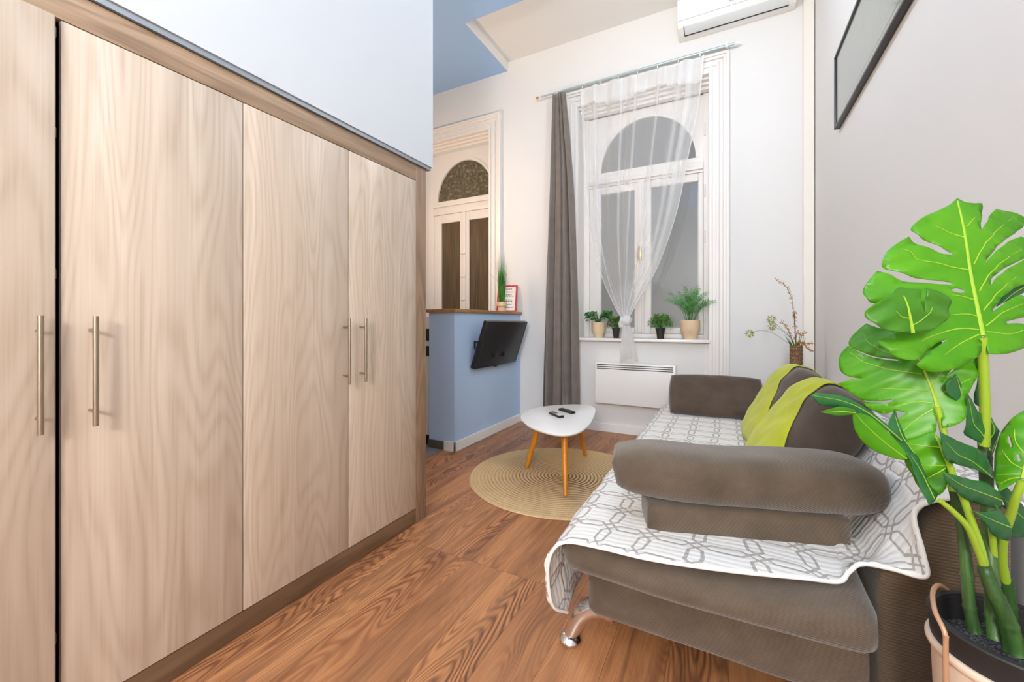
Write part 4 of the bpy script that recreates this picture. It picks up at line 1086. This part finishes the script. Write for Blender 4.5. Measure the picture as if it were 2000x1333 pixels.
# C: middle-left leaf
leaf(q1((560, 700), (470, 740), (410, 735), (358, 707), (305, 755), (268, 800), (270, 832), (330, 870), (430, 902), (520, 915), (515, 920), (430, 910), (320, 872), (262, 828),
        (226, 868), (211, 915), (222, 962), (262, 995), (340, 1008), (290, 1008), (209, 1030), (262, 1072), (330, 1118), (440, 1126), (500, 1120), (460, 1140), (330, 1128), (370, 1165), (450, 1195), (500, 1180), (560, 1190),
        (520, 1225), (508, 1270), (520, 1310), (545, 1335), (600, 1345), (660, 1330), (712, 1290), (716, 1175), (730, 1175), (750, 1270), (800, 1262), (860, 1230), (875, 1190), (872, 1120), (900, 1060), (940, 990), (945, 890), (880, 915), (780, 990), (740, 1045), (800, 960), (860, 920), (700, 780)),
     ((1828, 800, .83), (1790, 680, .87), (1660, 690, .93)), q1((722, 1165), (700, 1090), (665, 1000), (630, 920), (590, 800)),
     [q1((672, 1075), (560, 1070), (430, 1060)), q1((640, 990), (500, 970), (360, 930), (270, 870)), q1((610, 900), (480, 880), (380, 830), (340, 770)), q1((690, 1140), (600, 1135), (500, 1160)), q1((700, 1170), (620, 1220), (545, 1285)), q1((700, 1055), (730, 1000), (800, 930)), q1((725, 1110), (780, 1070), (900, 1010))],
     curl=.03)
# D: bright leaf below
leaf(q8((60, 888), (75, 960), (110, 1060), (165, 1160), (200, 1215), (265, 1252), (310, 1205), (335, 1120), (342, 1035), (320, 900), (250, 815), (150, 860)),
     ((1852, 910, .800), (1830, 850, .81), (1780, 890, .82)), q8((342, 1030), (300, 940), (262, 840)), [q8((325, 1035), (250, 1030), (140, 1035)), q8((290, 915), (200, 905), (90, 895)), q8((325, 1045), (240, 1110), (185, 1170))], curl=.02)
# E: right lower leaf
leaf(q8((850, 652), (760, 710), (700, 780), (658, 870), (640, 960), (637, 1060), (650, 1150), (672, 1202), (740, 1160), (815, 1120), (860, 1110), (950, 1080), (990, 900), (950, 720)),
     ((1996, 935, .770), (2010, 800, .79), (1945, 900, .80)), q8((826, 1118), (850, 980), (860, 800)), [q8((820, 1090), (740, 1090), (650, 1090)), q8((835, 1060), (750, 1010), (690, 930)), q8((840, 960), (780, 880), (770, 790)), q8((820, 1110), (740, 1120), (670, 1150))],
     holes=[q8((725, 828), (740, 845), (757, 905), (745, 915), (728, 870)), q8((783, 962), (800, 960), (812, 1000), (800, 1012), (786, 990))], curl=.02)
# dark strap leaves
def strap(poly, rib, d0, d1, d2, mat='leafdark', veins=(), curl=.012):
    xs = [p[0] for p in poly]; ys = [p[1] for p in poly]
    leaf(poly, ((rib[0][0], rib[0][1], d0), (rib[-1][0], rib[-1][1], d1), ((rib[0][0] + rib[-1][0]) / 2 + (rib[-1][1] - rib[0][1]) * .5 + 1, (rib[0][1] + rib[-1][1]) / 2 - (rib[-1][0] - rib[0][0]) * .5, d2)), rib, veins, mat=mat, curl=curl, ribr=.0011, ripple=.001)
strap(q8((310, 820), (318, 930), (345, 1002), (420, 1032), (520, 1060), (600, 1100), (636, 1135), (640, 1080), (610, 965), (560, 930), (450, 890), (370, 852)), q8((636, 1120), (500, 1010), (400, 960), (330, 880)), .815, .765, .78)
strap(q8((313, 1080), (340, 1140), (400, 1200), (480, 1262), (560, 1292), (600, 1305), (700, 1325), (690, 1260), (660, 1190), (610, 1150), (500, 1130), (400, 1100)), q8((690, 1260), (560, 1210), (430, 1160), (330, 1095)), .79, .75, .77)
strap(q9((480, 235), (540, 300), (600, 370), (660, 420), (728, 440), (722, 380), (690, 280), (650, 200), (640, 232), (560, 238)), q9((655, 225), (690, 310), (560, 270), (490, 238))[::3] if False else q9((700, 330), (600, 290), (490, 238)), .78, .765, .775)
strap(q9((636, 110), (700, 80), (780, 180), (830, 260), (830, 380), (790, 412), (740, 405), (715, 340), (700, 250)), q9((820, 300), (740, 230), (650, 130)), .84, .82, .83)
strap(q8((480, 570), (466, 650), (465, 830), (500, 862), (580, 900), (612, 942), (602, 850), (592, 720), (540, 680)), q8((608, 930), (560, 830), (500, 750), (480, 600)), .83, .80, .82)
strap(q8((400, 438), (364, 500), (370, 562), (400, 612), (465, 682), (480, 600), (440, 530)), q8((470, 670), (420, 560), (400, 450)), .83, .81, .80)
strap(q8((590, 665), (650, 772), (676, 812), (620, 860), (598, 872)), q8((604, 870), (640, 800), (600, 690)), .85, .84, .86)
strap(q8((676, 815), (650, 900), (630, 960), (612, 990), (600, 960), (600, 880)), q8((610, 980), (640, 900), (670, 830)), .86, .86, .87)
strap(q8((550, 330), (535, 450), (512, 620), (560, 660), (600, 640), (608, 420), (598, 370)), q8((560, 650), (545, 500), (555, 350)), .85, .85, .86)
strap([(1586, 773), (1600, 769), (1640, 773), (1668, 783), (1690, 797), (1735, 832), (1768, 868), (1745, 850), (1700, 822), (1668, 808), (1640, 796), (1605, 793)], [(1760, 860), (1700, 810), (1650, 785), (1592, 774)], .80, .80, .81, 'leafdark')
strap([(1604, 806), (1620, 800), (1642, 795), (1668, 800), (1672, 808), (1640, 813)], [(1670, 806), (1640, 804), (1608, 806)], .795, .79, .80, 'leafmid', curl=.005)
strap([(1666, 802), (1668, 830), (1678, 853), (1698, 876), (1730, 891), (1762, 899), (1772, 896), (1766, 880), (1740, 850), (1705, 818)], [(1770, 896), (1725, 862), (1690, 830), (1670, 806)], .80, .80, .82, 'leaf', curl=.008)
strap([(1738, 828), (1750, 800), (1758, 830), (1775, 870), (1790, 890), (1765, 886), (1748, 860)], [(1786, 888), (1760, 850), (1748, 812)], .81, .82, .80, 'leafdark', curl=.006)
strap([(1772, 885), (1790, 888), (1802, 910), (1813, 943), (1831, 963), (1829, 973), (1818, 989), (1798, 950), (1784, 915)], [(1824, 975), (1800, 925), (1780, 890)], .80, .80, .79, 'leafdark', curl=.006)
strap(q1((1035, 640), (1060, 590), (1120, 540), (1200, 500), (1230, 520), (1173, 575), (1100, 600)), q1((1210, 515), (1120, 565), (1040, 635)), .86, .87, .88, 'leafdark', curl=.006)
